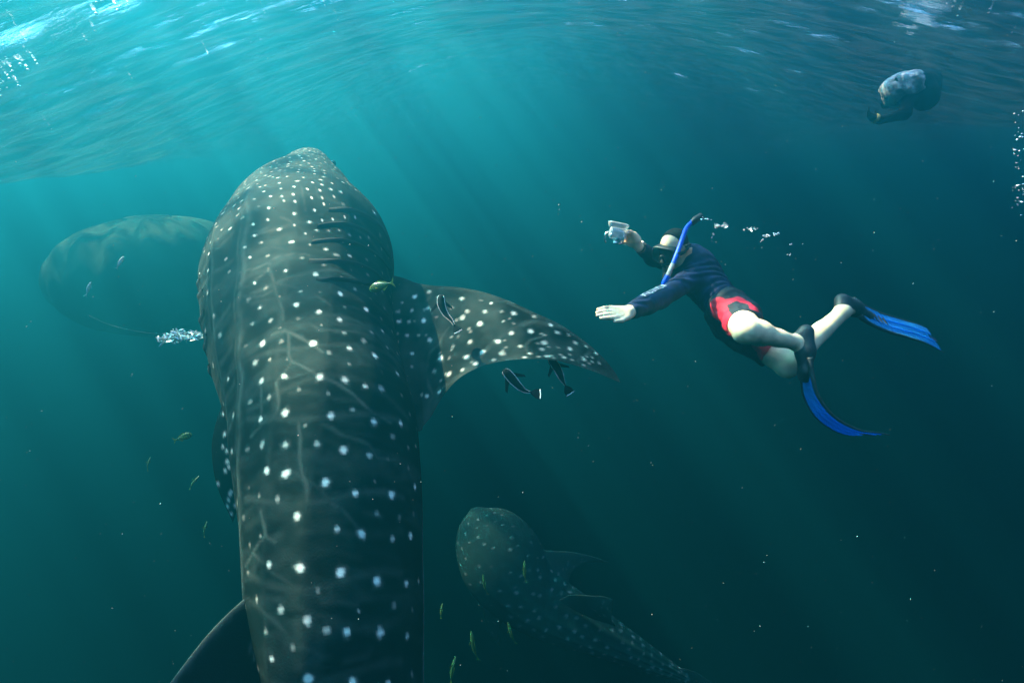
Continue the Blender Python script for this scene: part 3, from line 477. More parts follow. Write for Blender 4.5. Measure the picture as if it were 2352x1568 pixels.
# left hand: flat, held out, fingers together, thumb below
w_ = J['wrL']; hd = unit(at(1356, 722, 2.52)-w_); side = unit(-UP*.75-FW*.55+RT*.1); side = unit(side-np.dot(side, hd)*hd); nrm = np.cross(hd, side)
for k in range(4):
    o = (k-1.5)*.0215; F.cone(w_+hd*.005+side*o*.62, w_+hd*.098+side*o, .0175, .0145, .014, (nrm, .8))
    L_ = (.080, .094, .100, .088)[k]; b0 = w_+hd*.098+side*o; b1 = b0+hd*L_*.5+nrm*.004; b2 = b1+hd*L_*.5-nrm*.004-side*o*.10
    F.cone(b0, b1, .0118, .0106, .006); F.cone(b1, b2, .0106, .0085, .003)
b0 = w_+hd*.025+side*.034; b1 = b0+hd*.046+side*.018; F.cone(w_+hd*.01+side*.015, b0, .018, .015, .012); F.cone(b0, b1, .0140, .0118, .008); F.cone(b1, b1+hd*.044+side*.002, .0118, .0088, .003)
# right hand: closed round the camera housing
w_ = J['wrR']; gd = unit(at(1436, 528, 3.15)-w_); cam_c = at(1419, 536, 3.10); to = unit(cam_c-(w_+gd*.08)); sr = unit(np.cross(gd, to))
F.cone(w_, w_+gd*.05, .030, .036, .02, (to, .75)); F.cone(w_+gd*.05-sr*.022, w_+gd*.085-sr*.026, .026, .022, .02); F.cone(w_+gd*.05+sr*.022, w_+gd*.085+sr*.026, .026, .022, .02)
for k in range(4):
    o = (k-1.5)*.021; b0 = w_+gd*.085+sr*o; b1 = b0+unit(gd*.75+to*.6)*.034; b2 = b1+unit(to*.95-gd*.1)*.030; b3 = b2+unit(to*.7-gd*.6)*.018
    F.cone(b0, b1, .0125, .0110, .006); F.cone(b1, b2, .0110, .0100, .004); F.cone(b2, b3, .0100, .0085, .003)
b0 = w_+gd*.03-sr*.03+to*.01; b1 = b0+unit(to*.8-sr*.35+gd*.15)*.044; b2 = b1+unit(to*.9+gd*.25)*.030; F.cone(w_+gd*.02, b0, .020, .017, .012); F.cone(b0, b1, .014, .011, .006); F.cone(b1, b2, .011, .008, .003)
V, Fc = F.mesh()
diver = empty('person', J['pel'], 'snorkeler in navy rash guard and red and black shorts reaching towards the shark', 'person')
ORG = np.array(diver.location)
m_skin = mat('skin', (.88, .60, .36), .6, .2, Subsurface_Weight=.0); noisy(m_skin, 26, .12, .15, dist=.004)
person_body = mesh('body', V-ORG, Fc, m_skin, diver)
# --- hair: close-cropped cap
F = Field(J['head']-.16, J['head']+.16, .004); F.ell(hp(-.014, 0, .032), HX, (.1015, .080, .0965), .02)
F.cut(hp(.028, 0, .085), h_f*.93-h_u*.36); F.cut(hp(-.03, 0, .030), h_f*.40-h_u*.92)
V, Fc = F.mesh(); m_hair = noisy(mat('cropped_hair', (.02, .017, .014), .85, .1), 90, .6, .6, dist=.003); mesh('hair', V-ORG, Fc, m_hair, diver)
# --- rash guard
F = Field(lo, hi, HS); torso(F, .008); arms(F, .007); F.cone(J['neck']+t_ax*.03, J['neck']-t_ax*.0, .066, .064, .04)
wrd = unit(J['wrL']-J['elL']); wrr = unit(J['wrR']-J['elR'])
ax_g = [F.lo[k]+F.h*np.arange(F.n[k]) for k in range(3)]
v1 = (ax_g[0]-J['wrL'][0])[:, None, None]*wrd[0]+(ax_g[1]-J['wrL'][1])[None, :, None]*wrd[1]+(ax_g[2]-J['wrL'][2])[None, None, :]*wrd[2]+.012
F.d = np.where(F.limit(J['wrL'], .13), np.maximum(F.d, v1), F.d)
v1 = (ax_g[0]-J['wrR'][0])[:, None, None]*wrr[0]+(ax_g[1]-J['wrR'][1])[None, :, None]*wrr[1]+(ax_g[2]-J['wrR'][2])[None, None, :]*wrr[2]+.035
F.d = np.where(F.limit(J['wrR'], .12), np.maximum(F.d, v1), F.d)
v1 = sum(((ax_g[k]-(J['pel']-t_ax*.045)[k])*t_ax[k]).reshape([-1 if q == k else 1 for q in range(3)]) for k in range(3))
F.d = np.where(F.limit(J['pel'], .30), np.maximum(F.d, v1), F.d)
V, Fc = F.mesh()
tt = (V-J['chest'])@t_ax; fold = np.clip((tt+.05)/.12, 0, 1); arm = np.minimum(np.linalg.norm(V-J['elL'], axis=1), np.linalg.norm(V-J['elR'], axis=1)) < .2
nrm_ = np.zeros_like(V); fn = np.cross(V[Fc[:, 1]]-V[Fc[:, 0]], V[Fc[:, 3]]-V[Fc[:, 0]])
for k in range(4): np.add.at(nrm_, Fc[:, k], fn)
nrm_ /= np.linalg.norm(nrm_, axis=1)[:, None]+1e-9
wr = np.sin((V@t_ax)*150+3.2*fbm(V, 9, 2)+6*(V@t_bk))*.0035*fold*(~arm)+fbm(V, 16, 2)*.004
V = V+nrm_*wr[:, None]
m_rash = noisy(mat('navy_lycra', (.005, .011, .045), .7, .15), 14, .45, .2, dist=.01); mesh('rash_guard', V-ORG, Fc, m_rash, diver)
# white lettering down the left sleeve
e0, e1 = J['elL'], J['wrL']; m_print = mat('white_print', (.8, .82, .8), .6)
ax_a = unit(e1-e0); outw = unit(UP*.93-FW*.36); outw = unit(outw-np.dot(outw, ax_a)*ax_a); acr = np.cross(ax_a, outw); rng = np.random.RandomState(3); pr = []
LET = 'NLTVIULNTV'
def stroke(p, q, w):
    out_ = []
    for k in range(5):
        u, v = p+(q-p)*k/4, None; ph = u[1]/.050; c = math.cos(ph); s2 = math.sin(ph); rr = np.interp(u[0], [-.05, .0, .08, .12, .25], [.076, .072, .070, .069, .058])
        base_ = e0+ax_a*u[0]; out_.append((base_+(outw*c+acr*s2)*rr))
    d_ = unit(np.cross(unit(out_[-1]-out_[0]+1e-9), outw)); P_ = np.array(out_)
    return np.stack([P_-d_*w, P_+d_*w], 1).reshape(-1, 3), grid_faces(5, 2)
SEG = {'I': [((0, 0), (0, 1))], 'T': [((0, 0), (0, 1)), ((-.4, 1), (.4, 1))], 'L': [((0, 0), (0, 1)), ((0, 0), (.5, 0))], 'N': [((-.3, 0), (-.3, 1)), ((-.3, 1), (.3, 0)), ((.3, 0), (.3, 1))], 'V': [((-.3, 1), (0, 0)), ((0, 0), (.3, 1))], 'U': [((-.3, 1), (-.3, 0)), ((-.3, 0), (.3, 0)), ((.3, 0), (.3, 1))]}
for k, ch in enumerate(LET):
    x0 = -.025+k*.0265
    for a_, b_ in SEG[ch]:
        p = np.array([x0+a_[0]*.026, -.012+a_[1]*.024]); q = np.array([x0+b_[0]*.026, -.012+b_[1]*.024]); pr.append(stroke(p, q, .0026))
V, Fc = join(*pr); o = mesh('sleeve_lettering', V-ORG, Fc, m_print, diver); o['label'] = 'white lettering running down the navy sleeve'
# --- swim shorts
F = Field(lo, hi, HS); F.ell(J['pel']-t_ax*.01, np.array([t_ax, t_lr, t_bk]), (.145, .170, .132), .05); F.ell(J['pel']-t_ax*.06, np.array([t_ax, t_lr, t_bk]), (.10, .16, .122), .05); 
for s_, fr in (('A', .60), ('B', .74)):
    h_ = J['hip'+s_]; d_ = J['kn'+s_]-h_; F.cone(h_, h_+d_*.4, .106, .094, .05); F.cone(h_+d_*.4, h_+d_*(fr-.02), .094, .088, .03)
F.cut(J['pel']-t_ax*.085, -t_ax)
for s_, fr in (('A', .60), ('B', .74)):
    d_ = unit(J['kn'+s_]-J['hip'+s_]); c_ = J['hip'+s_]+(J['kn'+s_]-J['hip'+s_])*fr
    v1 = (ax_g[0]-c_[0])[:, None, None]*d_[0]+(ax_g[1]-c_[1])[None, :, None]*d_[1]+(ax_g[2]-c_[2])[None, None, :]*d_[2]
    F.d = np.where(F.limit(c_+d_*.06, .155), np.maximum(F.d, v1), F.d)
V, Fc = F.mesh()
nrm_ = np.zeros_like(V); fn = np.cross(V[Fc[:, 1]]-V[Fc[:, 0]], V[Fc[:, 3]]-V[Fc[:, 0]])
for k in range(4): np.add.at(nrm_, Fc[:, k], fn)
nrm_ /= np.linalg.norm(nrm_, axis=1)[:, None]+1e-9
V = V+nrm_*(fbm(V, 13, 3)*.010)[:, None]
red = np.zeros(len(V))
for P_, w2 in RED:
    d_ = seg_dist(V, np.array(P_)+ORG); red = np.maximum(red, np.clip((w2-d_)/.006+.5, 0, 1))
m_sh = mat('swim_shorts', (.01, .012, .016), .7, .2); b_ = m_sh.node_tree.nodes['Principled BSDF']; vc = node(m_sh, 'ShaderNodeVertexColor'); vc.layer_name = 'pigment'
sc_ = node(m_sh, 'ShaderNodeSeparateColor'); mx_ = node(m_sh, 'ShaderNodeMix', data_type='RGBA'); mx_.inputs[6].default_value = (.010, .014, .02, 1); mx_.inputs[7].default_value = (.55, .012, .035, 1)
wire(m_sh, vc.outputs[0], sc_.inputs[0]); wire(m_sh, sc_.outputs[0], mx_.inputs[0]); wire(m_sh, mx_.outputs[2], b_.inputs['Base Color'])
mesh('swim_shorts', V-ORG, Fc, m_sh, diver, col=np.stack([red, red, red, red*0+1], 1))
# --- diving mask
m_rub = mat('black_rubber', (.008, .011, .012), .5, .4); m_len = mat('mask_glass', (.01, .035, .034), .08, .6); m_len.node_tree.nodes['Principled BSDF'].inputs['Alpha'].default_value = .8
dm = link(bpy.data.objects.new('diving_mask', None)); dm.parent = diver; dm['label'] = 'black diving mask with one wide lens'
def ring(w, h, n=48, e=.55): a = np.linspace(0, 2*math.pi, n, endpoint=False); return np.stack([np.sign(np.cos(a))*np.abs(np.cos(a))**e*w, np.sign(np.sin(a))*np.abs(np.sin(a))**e*h], 1)
def mask_pts(f, w, h, sag=.0, dz=0): q = ring(w, h); return np.array([hp(f-sag*(x/.08)**2, x, .002+z+dz) for x, z in q])
rows = [mask_pts(.045, .072, .050), mask_pts(.072, .076, .054), mask_pts(.112, .079, .056, .012), mask_pts(.122, .078, .055, .014), mask_pts(.123, .069, .046, .012), mask_pts(.116, .068, .045, .011)]
mesh('mask_frame', np.vstack(rows)-ORG, grid_faces(6, 48, True)[:, ::-1], m_rub, dm)
q = mask_pts(.119, .070, .047, .011); c_ = hp(.120, 0, .002); V = np.vstack([q, [c_]]); mesh('mask_lens', V-ORG, [[i, (i+1) % 48, 48] for i in range(48)], m_len, dm)
V, Fc = tube([hp(.108, -.014, -.044), hp(.121, -.010, -.012), hp(.125, 0, .004), hp(.121, .010, -.012), hp(.108, .014, -.044)], [.010, .008, .008, .008, .010], 24, 8); mesh('nose_pocket', V-ORG, Fc, m_rub, dm)
V, Fc = tube([hp(.055, .086, .005), hp(.0, .092, .012), hp(-.06, .075, .02), hp(-.108, .03, .024), hp(-.114, 0, .025), hp(-.108, -.03, .024), hp(-.06, -.075, .02), hp(0, -.092, .012), hp(.055, -.086, .005)], .009, 60, 8); mesh('mask_strap', V-ORG, Fc, m_rub, dm)
V, Fc = tube([hp(-.02, .094, .014), at(1576, 565, 3.06), at(1587, 561, 3.06)], [.006, .009, .006], 14, 8); mesh('strap_end', V-ORG, Fc, m_rub, dm)
V, Fc = tube([hp(.085, .084, .022), hp(.075, .090, .028)], .007, 6, 8); mesh('strap_clip', V-ORG, Fc, mat('yellow_plastic', (.6, .55, .05), .4), dm)
# --- snorkel
sk = link(bpy.data.objects.new('snorkel', None)); sk.parent = diver; sk['label'] = 'blue snorkel with clear ribbed section and black top'
SN = [at(1527, 647, 2.98), at(1534, 633, 2.97), at(1540, 619, 2.97), at(1546, 606, 2.98), at(1553, 588, 2.99), at(1561, 567, 3.01), at(1570, 541, 3.03), at(1577, 524, 3.05), at(1590, 509, 3.06)]
m_blue = mat('blue_plastic', (.006, .07, .62), .45, .25); m_clear = mat('clear_plastic', (.42, .5, .5), .3, .5)
V, Fc = tube(SN[3:], [.0135, .014, .014, .014, .014, .013], 60, 12); mesh('snorkel_tube', V-ORG, Fc, m_blue, sk)
c_ = spline(np.array(SN[1:5]), 60); rr = .0135+.0018*np.sin(np.linspace(0, 26*math.pi, 60))
V, Fc = tube(SN[1:4], list(.0135+.0016*np.sin(np.linspace(0, 30*math.pi, 120))), 120, 12); mesh('clear_section', V-ORG, Fc, m_clear, sk)
V, Fc = tube([SN[0]+(SN[0]-SN[1])*.55, SN[0], SN[1]], [.013, .017, .0145], 16, 12); mesh('purge_chamber', V-ORG, Fc, m_blue, sk)
V, Fc = tube([SN[0], hp(.12, .015, -.085), hp(.095, 0, -.07)], [.013, .013, .015], 16, 10); mesh('mouthpiece', V-ORG, Fc, m_rub, sk)
V, Fc = tube([at(1588, 514, 3.06), at(1597, 505, 3.06), at(1611, 496, 3.07)], [.016, .021, .019], 16, 14); mesh('splash_top', V-ORG, Fc, m_rub, sk)
V, Fc = tube([at(1554, 582, 2.985), at(1560, 581, 3.0), hp(0, .095, .01)], .008, 12, 8); mesh('snorkel_keeper', V-ORG, Fc, m_rub, sk)
# --- wrist watch on the right wrist
wc = J['wrR']-wrr*.012; V, Fc = tube([wc-wrr*.013, wc+wrr*.013], [.034, .034], 6, 20); wt = mesh('wrist_watch', V-ORG, Fc, m_rub, diver)
fd = unit(-FW*.6+UP*.6+RT*.3); fd = unit(fd-np.dot(fd, wrr)*wrr); V, Fc = tube([wc+fd*.030, wc+fd*.042], [.019, .018], 4, 18); mesh('watch_face', V-ORG, Fc, mat('steel', (.5, .48, .4), .25, .5, Metallic=.9), wt)
# --- swim fins
m_pocket = noisy(mat('fin_rubber', (.022, .027, .03), .55, .35), 30, .4, .2); m_bl = noisy(mat('fin_blue', (.05, .45, 1.0), .4, .4), 40, .25, .15); 
for m_ in (m_bl,):                     # the blue blade plastic lets light through
    nn = m_.node_tree.nodes; pb_ = nn['Principled BSDF']; tl = node(m_, 'ShaderNodeBsdfTranslucent'); tl.inputs[0].default_value = (.04, .42, 1, 1); ms = node(m_, 'ShaderNodeMixShader'); ms.inputs[0].default_value = .5
    wire(m_, pb_.outputs[0], ms.inputs[1]); wire(m_, tl.outputs[0], ms.inputs[2]); wire(m_, ms.outputs[0], nn['Material Output'].inputs[0])
m_dk = mat('fin_dark_blue', (.008, .008, .08), .5)
def swim_fin(heel, toe, path, wdir, w0, w1, label, an, prof):
    r_ = link(bpy.data.objects.new('swim_fin', None)); r_.parent = diver; r_['label'] = label
    # foot pocket: a shoe round the foot
    ax_ = unit(toe-heel); F = Field(np.minimum(heel, toe)-.12, np.maximum(heel, toe)+.12, .005); wd = unit(wdir)
    F.cone(heel, heel*.5+toe*.5, .040, .045, .03); F.cone(heel*.5+toe*.5, toe+ax_*.02, .044, .028, .03, None); F.cone(toe-wd*.03, toe+wd*.03, .024, .024, .03); F.cone(heel*.4+an*.6, heel*.6+toe*.4, .040, .044, .02)
    up_ = unit(an-heel-np.dot(an-heel, ax_)*ax_); F.cut(heel+up_*.066, up_)
    V, Fc = F.mesh(); mesh('foot_pocket', V-ORG, Fc, m_pocket, r_)
    # blade between two rails, ribs along it
    P = spline(path, 60); T = np.gradient(P, axis=0); T /= np.linalg.norm(T, axis=1)[:, None]; W = wd-np.sum(wd*T, 1)[:, None]*T; W /= np.linalg.norm(W, axis=1)[:, None]; N = np.cross(T, W)
    s_ = np.linspace(0, 1, 60); wid = np.interp(s_, [0, .25, 1], [w0, (w0+w1)*.5, w1])
    def sheet(a, b, i0, i1, off, th, taper=0):
        k = np.arange(i0, i1); rows = []
        for (u, z) in ((a, off), (b, off), (b, off-th), (a, off-th)):
            rows.append(P[k]+W[k]*(wid[k]*u)[:, None]+N[k]*z)
        return np.stack(rows, 1).reshape(-1, 3), np.vstack([grid_faces(len(k), 4, True), [[0, 1, 2, 3]], [[len(k)*4-1, len(k)*4-2, len(k)*4-3, len(k)*4-4]]])
    for a, b, i1 in ((-.92, -.36, 58), (-.30, .30, 54), (.36, .92, 58)):
        V, Fc = sheet(a, b, 24, i1, .004, .006); mesh('blade_panel', V-ORG, Fc, m_bl, r_, smooth=False)
    V, Fc = sheet(-.9, .9, 4, 25, .007, .009); mesh('blade_root', V-ORG, Fc, m_bl, r_, smooth=False)
    for a in (-.33, .33): V, Fc = sheet(a-.04, a+.04, 12, 56, .011, .012); mesh('blade_rib', V-ORG, Fc, m_bl, r_, smooth=False)
    for k in range(4):
        i = 14+k*3; V, Fc = sheet(-.35, .35, i, i+2, .012, .004); mesh('vent_bar', V-ORG, Fc, m_rub, r_, smooth=False)
    for a in (-1, 1):
        V, Fc = tube(P+W*(wid*a)[:, None], list(np.interp(s_, [0, .15, .8, 1], [.016, .012, .006, .003])), 60, 8); mesh('side_rail', V-ORG, Fc, m_pocket, r_)
    V, Fc = sheet(-.16, .16, 54, 60, .004, .006); mesh('blade_tip', V-ORG, Fc, m_dk, r_, smooth=False)
    return r_
swim_fin(*foot_A, np.array([at(1850, 820, 2.70), at(1853, 860, 2.70), at(1864, 910, 2.70), at(1896, 957, 2.71), at(1946, 988, 2.73), at(2004, 1000, 2.76)]), RT*.18-UP*.23+FW*.80, .062, .098, 'nearer fin, hanging down and curving away below the knee', J['anA'], 0)
swim_fin(*foot_B, np.array([at(1968, 706, 3.03), at(1990, 722, 3.08), at(2030, 740, 3.17), at(2070, 752, 3.26), at(2115, 766, 3.36), at(2150, 782, 3.45)]), RT*.66+UP*.33+FW*.72, .060, .095, 'farther fin, trailing out behind the raised foot', J['anB'], 0)

# --- the camera housing he holds: clear flared case with a silvery camera inside
cmr = empty('underwater_camera', cam_c, 'shiny clear camera housing held up in the snorkeler\'s right hand', 'camera'); CO = np.array(cam_c)
cx, cz = unit(RT*.95-UP*.2), unit(UP*.93+RT*.25-FW*.25); cz = unit(cz-np.dot(cz, cx)*cx); cyv = np.cross(cz, cx)
def rbox(c, sx, sy, sz, e=.35, n=28, m=9, taper=1):
    sx, sy, sz = sx*.88, sy*.88, sz*.88
    rows = []
    for k, z in enumerate(np.linspace(-1, 1, m)):
        q = ring(sx, sy, n, e); s_ = (1-abs(z)**6*.25)*(1+(taper-1)*(z+1)/2); rows.append(np.array([c+cx*x*s_+cyv*y*s_+cz*z*sz for x, y in q]))
    V = np.vstack(rows); F_ = grid_faces(m, n, True).tolist()+[list(range(n))[::-1], list(range((m-1)*n, m*n))]; return V, F_
m_case = mat('clear_housing', (.75, .85, .85), .08, .6); m_case.node_tree.nodes['Principled BSDF'].inputs['Alpha'].default_value = .42
m_met = noisy(mat('silver_metal', (.8, .84, .84), .16, .6, Metallic=1.0), 60, .3, .5, dist=.01)
V, Fc = rbox(cam_c, .060, .040, .040); mesh('housing', V-CO, Fc, m_case, cmr)
V, Fc = rbox(cam_c+cz*.045-cx*.008, .060, .036, .022, .5, taper=1.25); m_hood = mat('frosted_plastic', (.5, .56, .54), .4, Alpha=.5); mesh('hood', V-CO, Fc, m_hood, cmr)
V, Fc = rbox(cam_c, .050, .028, .024); mesh('camera_body', V-CO, Fc, m_met, cmr)
V, Fc = tube([cam_c-cz*.02+cx*.01, cam_c-cz*.062+cx*.012], [.026, .030], 8, 20); mesh('lens_port', V-CO, Fc, m_met, cmr)
for x in (-.04, .0, .035): V, Fc = tube([cam_c-cz*.015+cx*x-FW*.03, cam_c-cz*.05+cx*x-FW*.03], [.006, .006], 6, 10); mesh('latch', V-CO, Fc, m_met, cmr)
V, Fc = tube([cam_c-cx*.055, cam_c-cx*.072-cz*.02, cam_c-cx*.070-cz*.052, cam_c-cx*.055-cz*.07], .005, 20, 8); mesh('handle', V-CO, Fc, m_met, cmr)

# ---------------------------------------------------------------- the other snorkeler, far off at the surface
D0 = 4.9; Q = dict(ch=at(2088, 205, D0), hipc=at(2120, 190, D0+.75), head=at(2128, 224, D0-.1), sh=at(2086, 226, D0-.05), el=at(2078, 262, D0-.1), wr=at(2022, 276, D0-.15), ha=at(1996, 268, D0-.15))
F = Field(np.min(list(Q.values()), 0)-.4, np.max(list(Q.values()), 0)+.4, .012)
F.cone(Q['ch'], Q['hipc'], .19, .16, .08, (UP, .75)); F.cone(Q['ch']-RT*.12, Q['ch']+RT*.16, .12, .12, .08); F.cone(Q['ch']+RT*.10, Q['head'], .07, .06, .06); F.ell(Q['head'], np.eye(3), (.095, .125, .12), .05)
F.cone(Q['hipc']-RT*.08, Q['hipc']-RT*.12+FW*.8-UP*.05, .09, .05, .06); F.cone(Q['hipc']+RT*.08, Q['hipc']+RT*.16+FW*.8-UP*.12, .09, .05, .06)
F.cone(Q['sh'], Q['el'], .062, .052, .05); F.cone(Q['el'], Q['wr'], .052, .038, .03)
hd = unit(Q['ha']-Q['wr'])
F.cone(Q['wr'], Q['wr']+hd*.07, .035, .036, .02)
for k in range(4): b0 = Q['wr']+hd*.08+UP*(k-1.5)*.018; b1 = b0+unit(hd+UP*.5)*.045; F.cone(b0, b1, .013, .012, .008); F.cone(b1, b1+unit(UP*.9-hd*.1)*.04, .012, .010, .006)
b0 = Q['wr']+hd*.03+UP*.03; F.cone(b0, b0+unit(hd*.4+UP)*.06, .014, .011, .01)
V, Fc = F.mesh(); p2 = empty('person', Q['ch'], 'distant snorkeler in dark wetsuit at the surface, one arm hanging down', 'person'); O2 = np.array(Q['ch'])
m_ws = noisy(mat('dark_wetsuit', (.004, .007, .009), .8, .1), 20, .4); mesh('body', V-O2, Fc, m_ws, p2)
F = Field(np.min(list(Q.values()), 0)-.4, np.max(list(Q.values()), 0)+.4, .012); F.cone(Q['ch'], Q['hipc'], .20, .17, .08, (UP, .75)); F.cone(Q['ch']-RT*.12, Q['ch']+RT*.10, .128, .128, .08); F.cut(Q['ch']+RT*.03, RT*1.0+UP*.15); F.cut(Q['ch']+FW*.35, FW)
V, Fc = F.mesh(); V = V+(fbm(V, 12, 3)*.02)[:, None]*-FW; m_caustic = mat('painted_caustics', (.8, .8, .74), .5, .3); noisy(m_caustic, 11, .8, .4, dist=.03); mesh('caustic_patch', V-O2, Fc, m_caustic, p2)  # pale blotched shell on the back: sun caustics put into its colour
V, Fc = tube([Q['wr']+hd*.03, Q['wr']+hd*.055], [.042, .042], 6, 18); mesh('bracelet', V-O2, Fc, mat('yellow_band', (.6, .5, .12), .5), p2)
# ---------------------------------------------------------------- small fish
def fish_parts(L, H, W, curve=0.0, nose=.3, n=26, na=14):
    """a fish along +x (head at +L/2), up +z: trunk, tail, dorsal, anal and side fins"""
    u = np.linspace(0, 1, n); x = L*(.5-.86*u)
    prof = np.sin(np.clip(u/.36, 0, 1)*math.pi/2)**.62*np.where(u < .36, 1, 1-.86*((u-.36)/.64)**1.35)
    bend = lambda xx: curve*L*np.sin((xx/L-.5)*2.6)**2*np.sign(.5-xx/L)
    a = np.linspace(0, 2*math.pi, na, endpoint=False)
    V = np.stack([np.repeat(x, na), (prof[:, None]*W*.5*np.sin(a)).ravel(), (prof[:, None]*H*.5*np.cos(a)).ravel()], 1); F = grid_faces(n, na, True).tolist()+[list(range(na)), list(range((n-1)*na, n*na))[::-1]]
    def slab(P, t=.006):
        P = np.array(P, float); k = len(P); V = np.vstack([np.stack([P[:, 0], P[:, 1]*0+t*L, P[:, 1]], 1), np.stack([P[:, 0], P[:, 1]*0-t*L, P[:, 1]], 1)])
        return V, [list(range(k)), list(range(k, 2*k))[::-1]]+[[i, i+k, (i+1) % k+k, (i+1) % k] for i in range(k)]
    tx = -L*.33
    tail = slab([(tx, .03*H), (tx-L*.08, .14*H), (tx-L*.19, .52*H), (tx-L*.15, .1*H), (tx-L*.13, 0), (tx-L*.15, -.1*H), (tx-L*.19, -.52*H), (tx-L*.08, -.14*H), (tx, -.03*H)])
    dor = slab([(L*.14, H*.42), (L*.08, H*.62), (-L*.04, H*.56), (-L*.2, H*.34), (-L*.26, H*.2), (-L*.2, H*.14), (0, H*.3)])
    ana = slab([(-L*.02, -H*.38), (-L*.08, -H*.56), (-L*.2, -H*.32), (-L*.25, -H*.18), (-L*.15, -H*.2)])
    sid = []
    for s in (1, -1):
        P = np.array([(L*.22, s*W*.42, -.05*H), (L*.15, s*(W*.5+.10*L), -.16*H), (L*.09, s*(W*.5+.09*L), -.2*H), (L*.14, s*W*.45, -.12*H)]); sid.append((np.vstack([P, P+[0, 0, -.006*L]]), [[0, 1, 2, 3], [7, 6, 5, 4], [0, 4, 5, 1], [1, 5, 6, 2], [2, 6, 7, 3], [3, 7, 4, 0]]))
    def b(vf): V, F = vf; V = V.copy(); V[:, 1] += bend(V[:, 0]); return V, F
    eyes = []
    for s in (1, -1):
        bm = bmesh.new(); bmesh.ops.create_icosphere(bm, subdivisions=1, radius=.05*H+.006*L, matrix=Matrix.Translation((L*.37, s*W*.30, H*.10))); bm.verts.ensure_lookup_table()
        eyes.append((np.array([v.co[:] for v in bm.verts]), [[v.index for v in f.verts] for f in bm.faces])); bm.free()
    return b((V, F)), dict(tail_fin=b(tail), dorsal_fin=b(dor), anal_fin=b(ana), side_fins=b(join(*sid)), eyes=b(join(*eyes)))
def place(o, c, fwd, up):
    f = unit(fwd); u = np.array(up, float); u = unit(u-np.dot(u, f)*f); l = np.cross(u, f)
    o.matrix_world = Matrix(((f[0], l[0], u[0], c[0]), (f[1], l[1], u[1], c[1]), (f[2], l[2], u[2], c[2]), (0, 0, 0, 1)))
m_eye2 = mat('fish_eye', (.01, .01, .01), .2)
def striped(name, a, b, scale, lo=.45, hi=.55, axis='X'):
    m = mat(name, a, .4, .4); tc = node(m, 'ShaderNodeTexCoord'); wv = node(m, 'ShaderNodeTexWave', bands_direction=axis); wv.inputs['Scale'].default_value = scale; wv.inputs['Distortion'].default_value = .6
    wire(m, tc.outputs['Object'], wv.inputs[0]); mr = node(m, 'ShaderNodeMapRange'); mr.inputs[1].default_value = lo; mr.inputs[2].default_value = hi; wire(m, wv.outputs[1], mr.inputs[0])
    mx = node(m, 'ShaderNodeMix', data_type='RGBA'); mx.inputs[6].default_value = (*a, 1); mx.inputs[7].default_value = (*b, 1); wire(m, mr.outputs[0], mx.inputs[0]); wire(m, mx.outputs[2], m.node_tree.nodes['Principled BSDF'].inputs['Base Color']); return m
def countershade(name, back, side):
    m = mat(name, back, .35, .5); tc = node(m, 'ShaderNodeTexCoord'); sx = node(m, 'ShaderNodeSeparateXYZ'); wire(m, tc.outputs['Generated'], sx.inputs[0])
    mr = node(m, 'ShaderNodeMapRange'); mr.inputs[1].default_value = .45; mr.inputs[2].default_value = .7; wire(m, sx.outputs[2], mr.inputs[0]); mx = node(m, 'ShaderNodeMix', data_type='RGBA'); mx.inputs[6].default_value = (*side, 1); mx.inputs[7].default_value = (*back, 1)
    wire(m, mr.outputs[0], mx.inputs[0]); wire(m, mx.outputs[2], m.node_tree.nodes['Principled BSDF'].inputs['Base Color']); return m
m_gold = countershade('golden_fish_scales', (.035, .07, .015), (.07, .12, .03)); m_goldfin = mat('golden_fish_fin', (.22, .26, .02), .5)
m_strip = striped('striped_fish_scales', (.20, .30, .04), (.03, .06, .02), 26); m_slim = countershade('slim_fish_scales', (.02, .07, .015), (.09, .19, .05)); m_slimfin = mat('slim_fish_fin', (.10, .2, .03), .5)
m_silv = mat('silver_fish_scales', (.75, .78, .68), .3, .6)
def fish(name, L, H, W, px, py, d, dirpx, dz, label, body_m, fin_m, curve=0, up=(0, 0, 1), group=None, cat='fish', roll=None):
    c = at(px, py, d); f = at(px+dirpx[0], py+dirpx[1], d+dz)-c
    o = empty(name, (0, 0, 0), label, cat, group); bd, fins = fish_parts(L, H, W, curve)
    mesh('trunk', *bd, body_m, o)
    for k, vf in fins.items(): mesh({'side_fins': 'pectoral_fins'}.get(k, k), *vf, m_eye2 if k == 'eyes' else fin_m, o, smooth=False)
    place(o, c, f, UP if roll is None else roll); return o
fish('golden_trevally', .125, .046, .018, 876, 657, 2.34, (-30, 9), .01, 'golden green fish with yellow tail beside the lowest gill slit', m_gold, m_goldfin, .05)
fish('striped_fish', .105, .040, .016, 420, 1004, 3.0, (24, -9), .01, 'yellow striped fish alone in the water left of the shark', m_strip, m_goldfin)
SL = [(1207, 1311, 4.2, (-3, -34), .02, .17, 'slim green fish in front of the deep shark\'s back'), (1091, 1481, 3.6, (-14, -48), .02, .20, 'slim green fish just left of the deep shark\'s left fin'),
      (1042, 1537, 3.4, (6, -40), .02, .17, 'lowest slim green fish, near the bottom edge'), (1176, 1452, 4.0, (-14, -34), .02, .17, 'thin dark green fish behind the deep shark\'s left fin'),
      (1115, 1340, 4.4, (-8, -30), .02, .17, 'dim slim fish crossing the deep shark\'s left flank'), (1015, 1402, 4.0, (2, -24), .02, .11, 'faint slim fish between the two sharks'),
      (447, 1108, 3.4, (14, -22), .02, .10, 'thin pale fish left of the shark below the striped fish'), (473, 1215, 3.6, (3, -24), .02, .11, 'faint slim fish close to the near shark\'s left edge'), (343, 1065, 3.8, (4, -26), .02, .10, 'faint slim fish farthest left below the striped fish')]
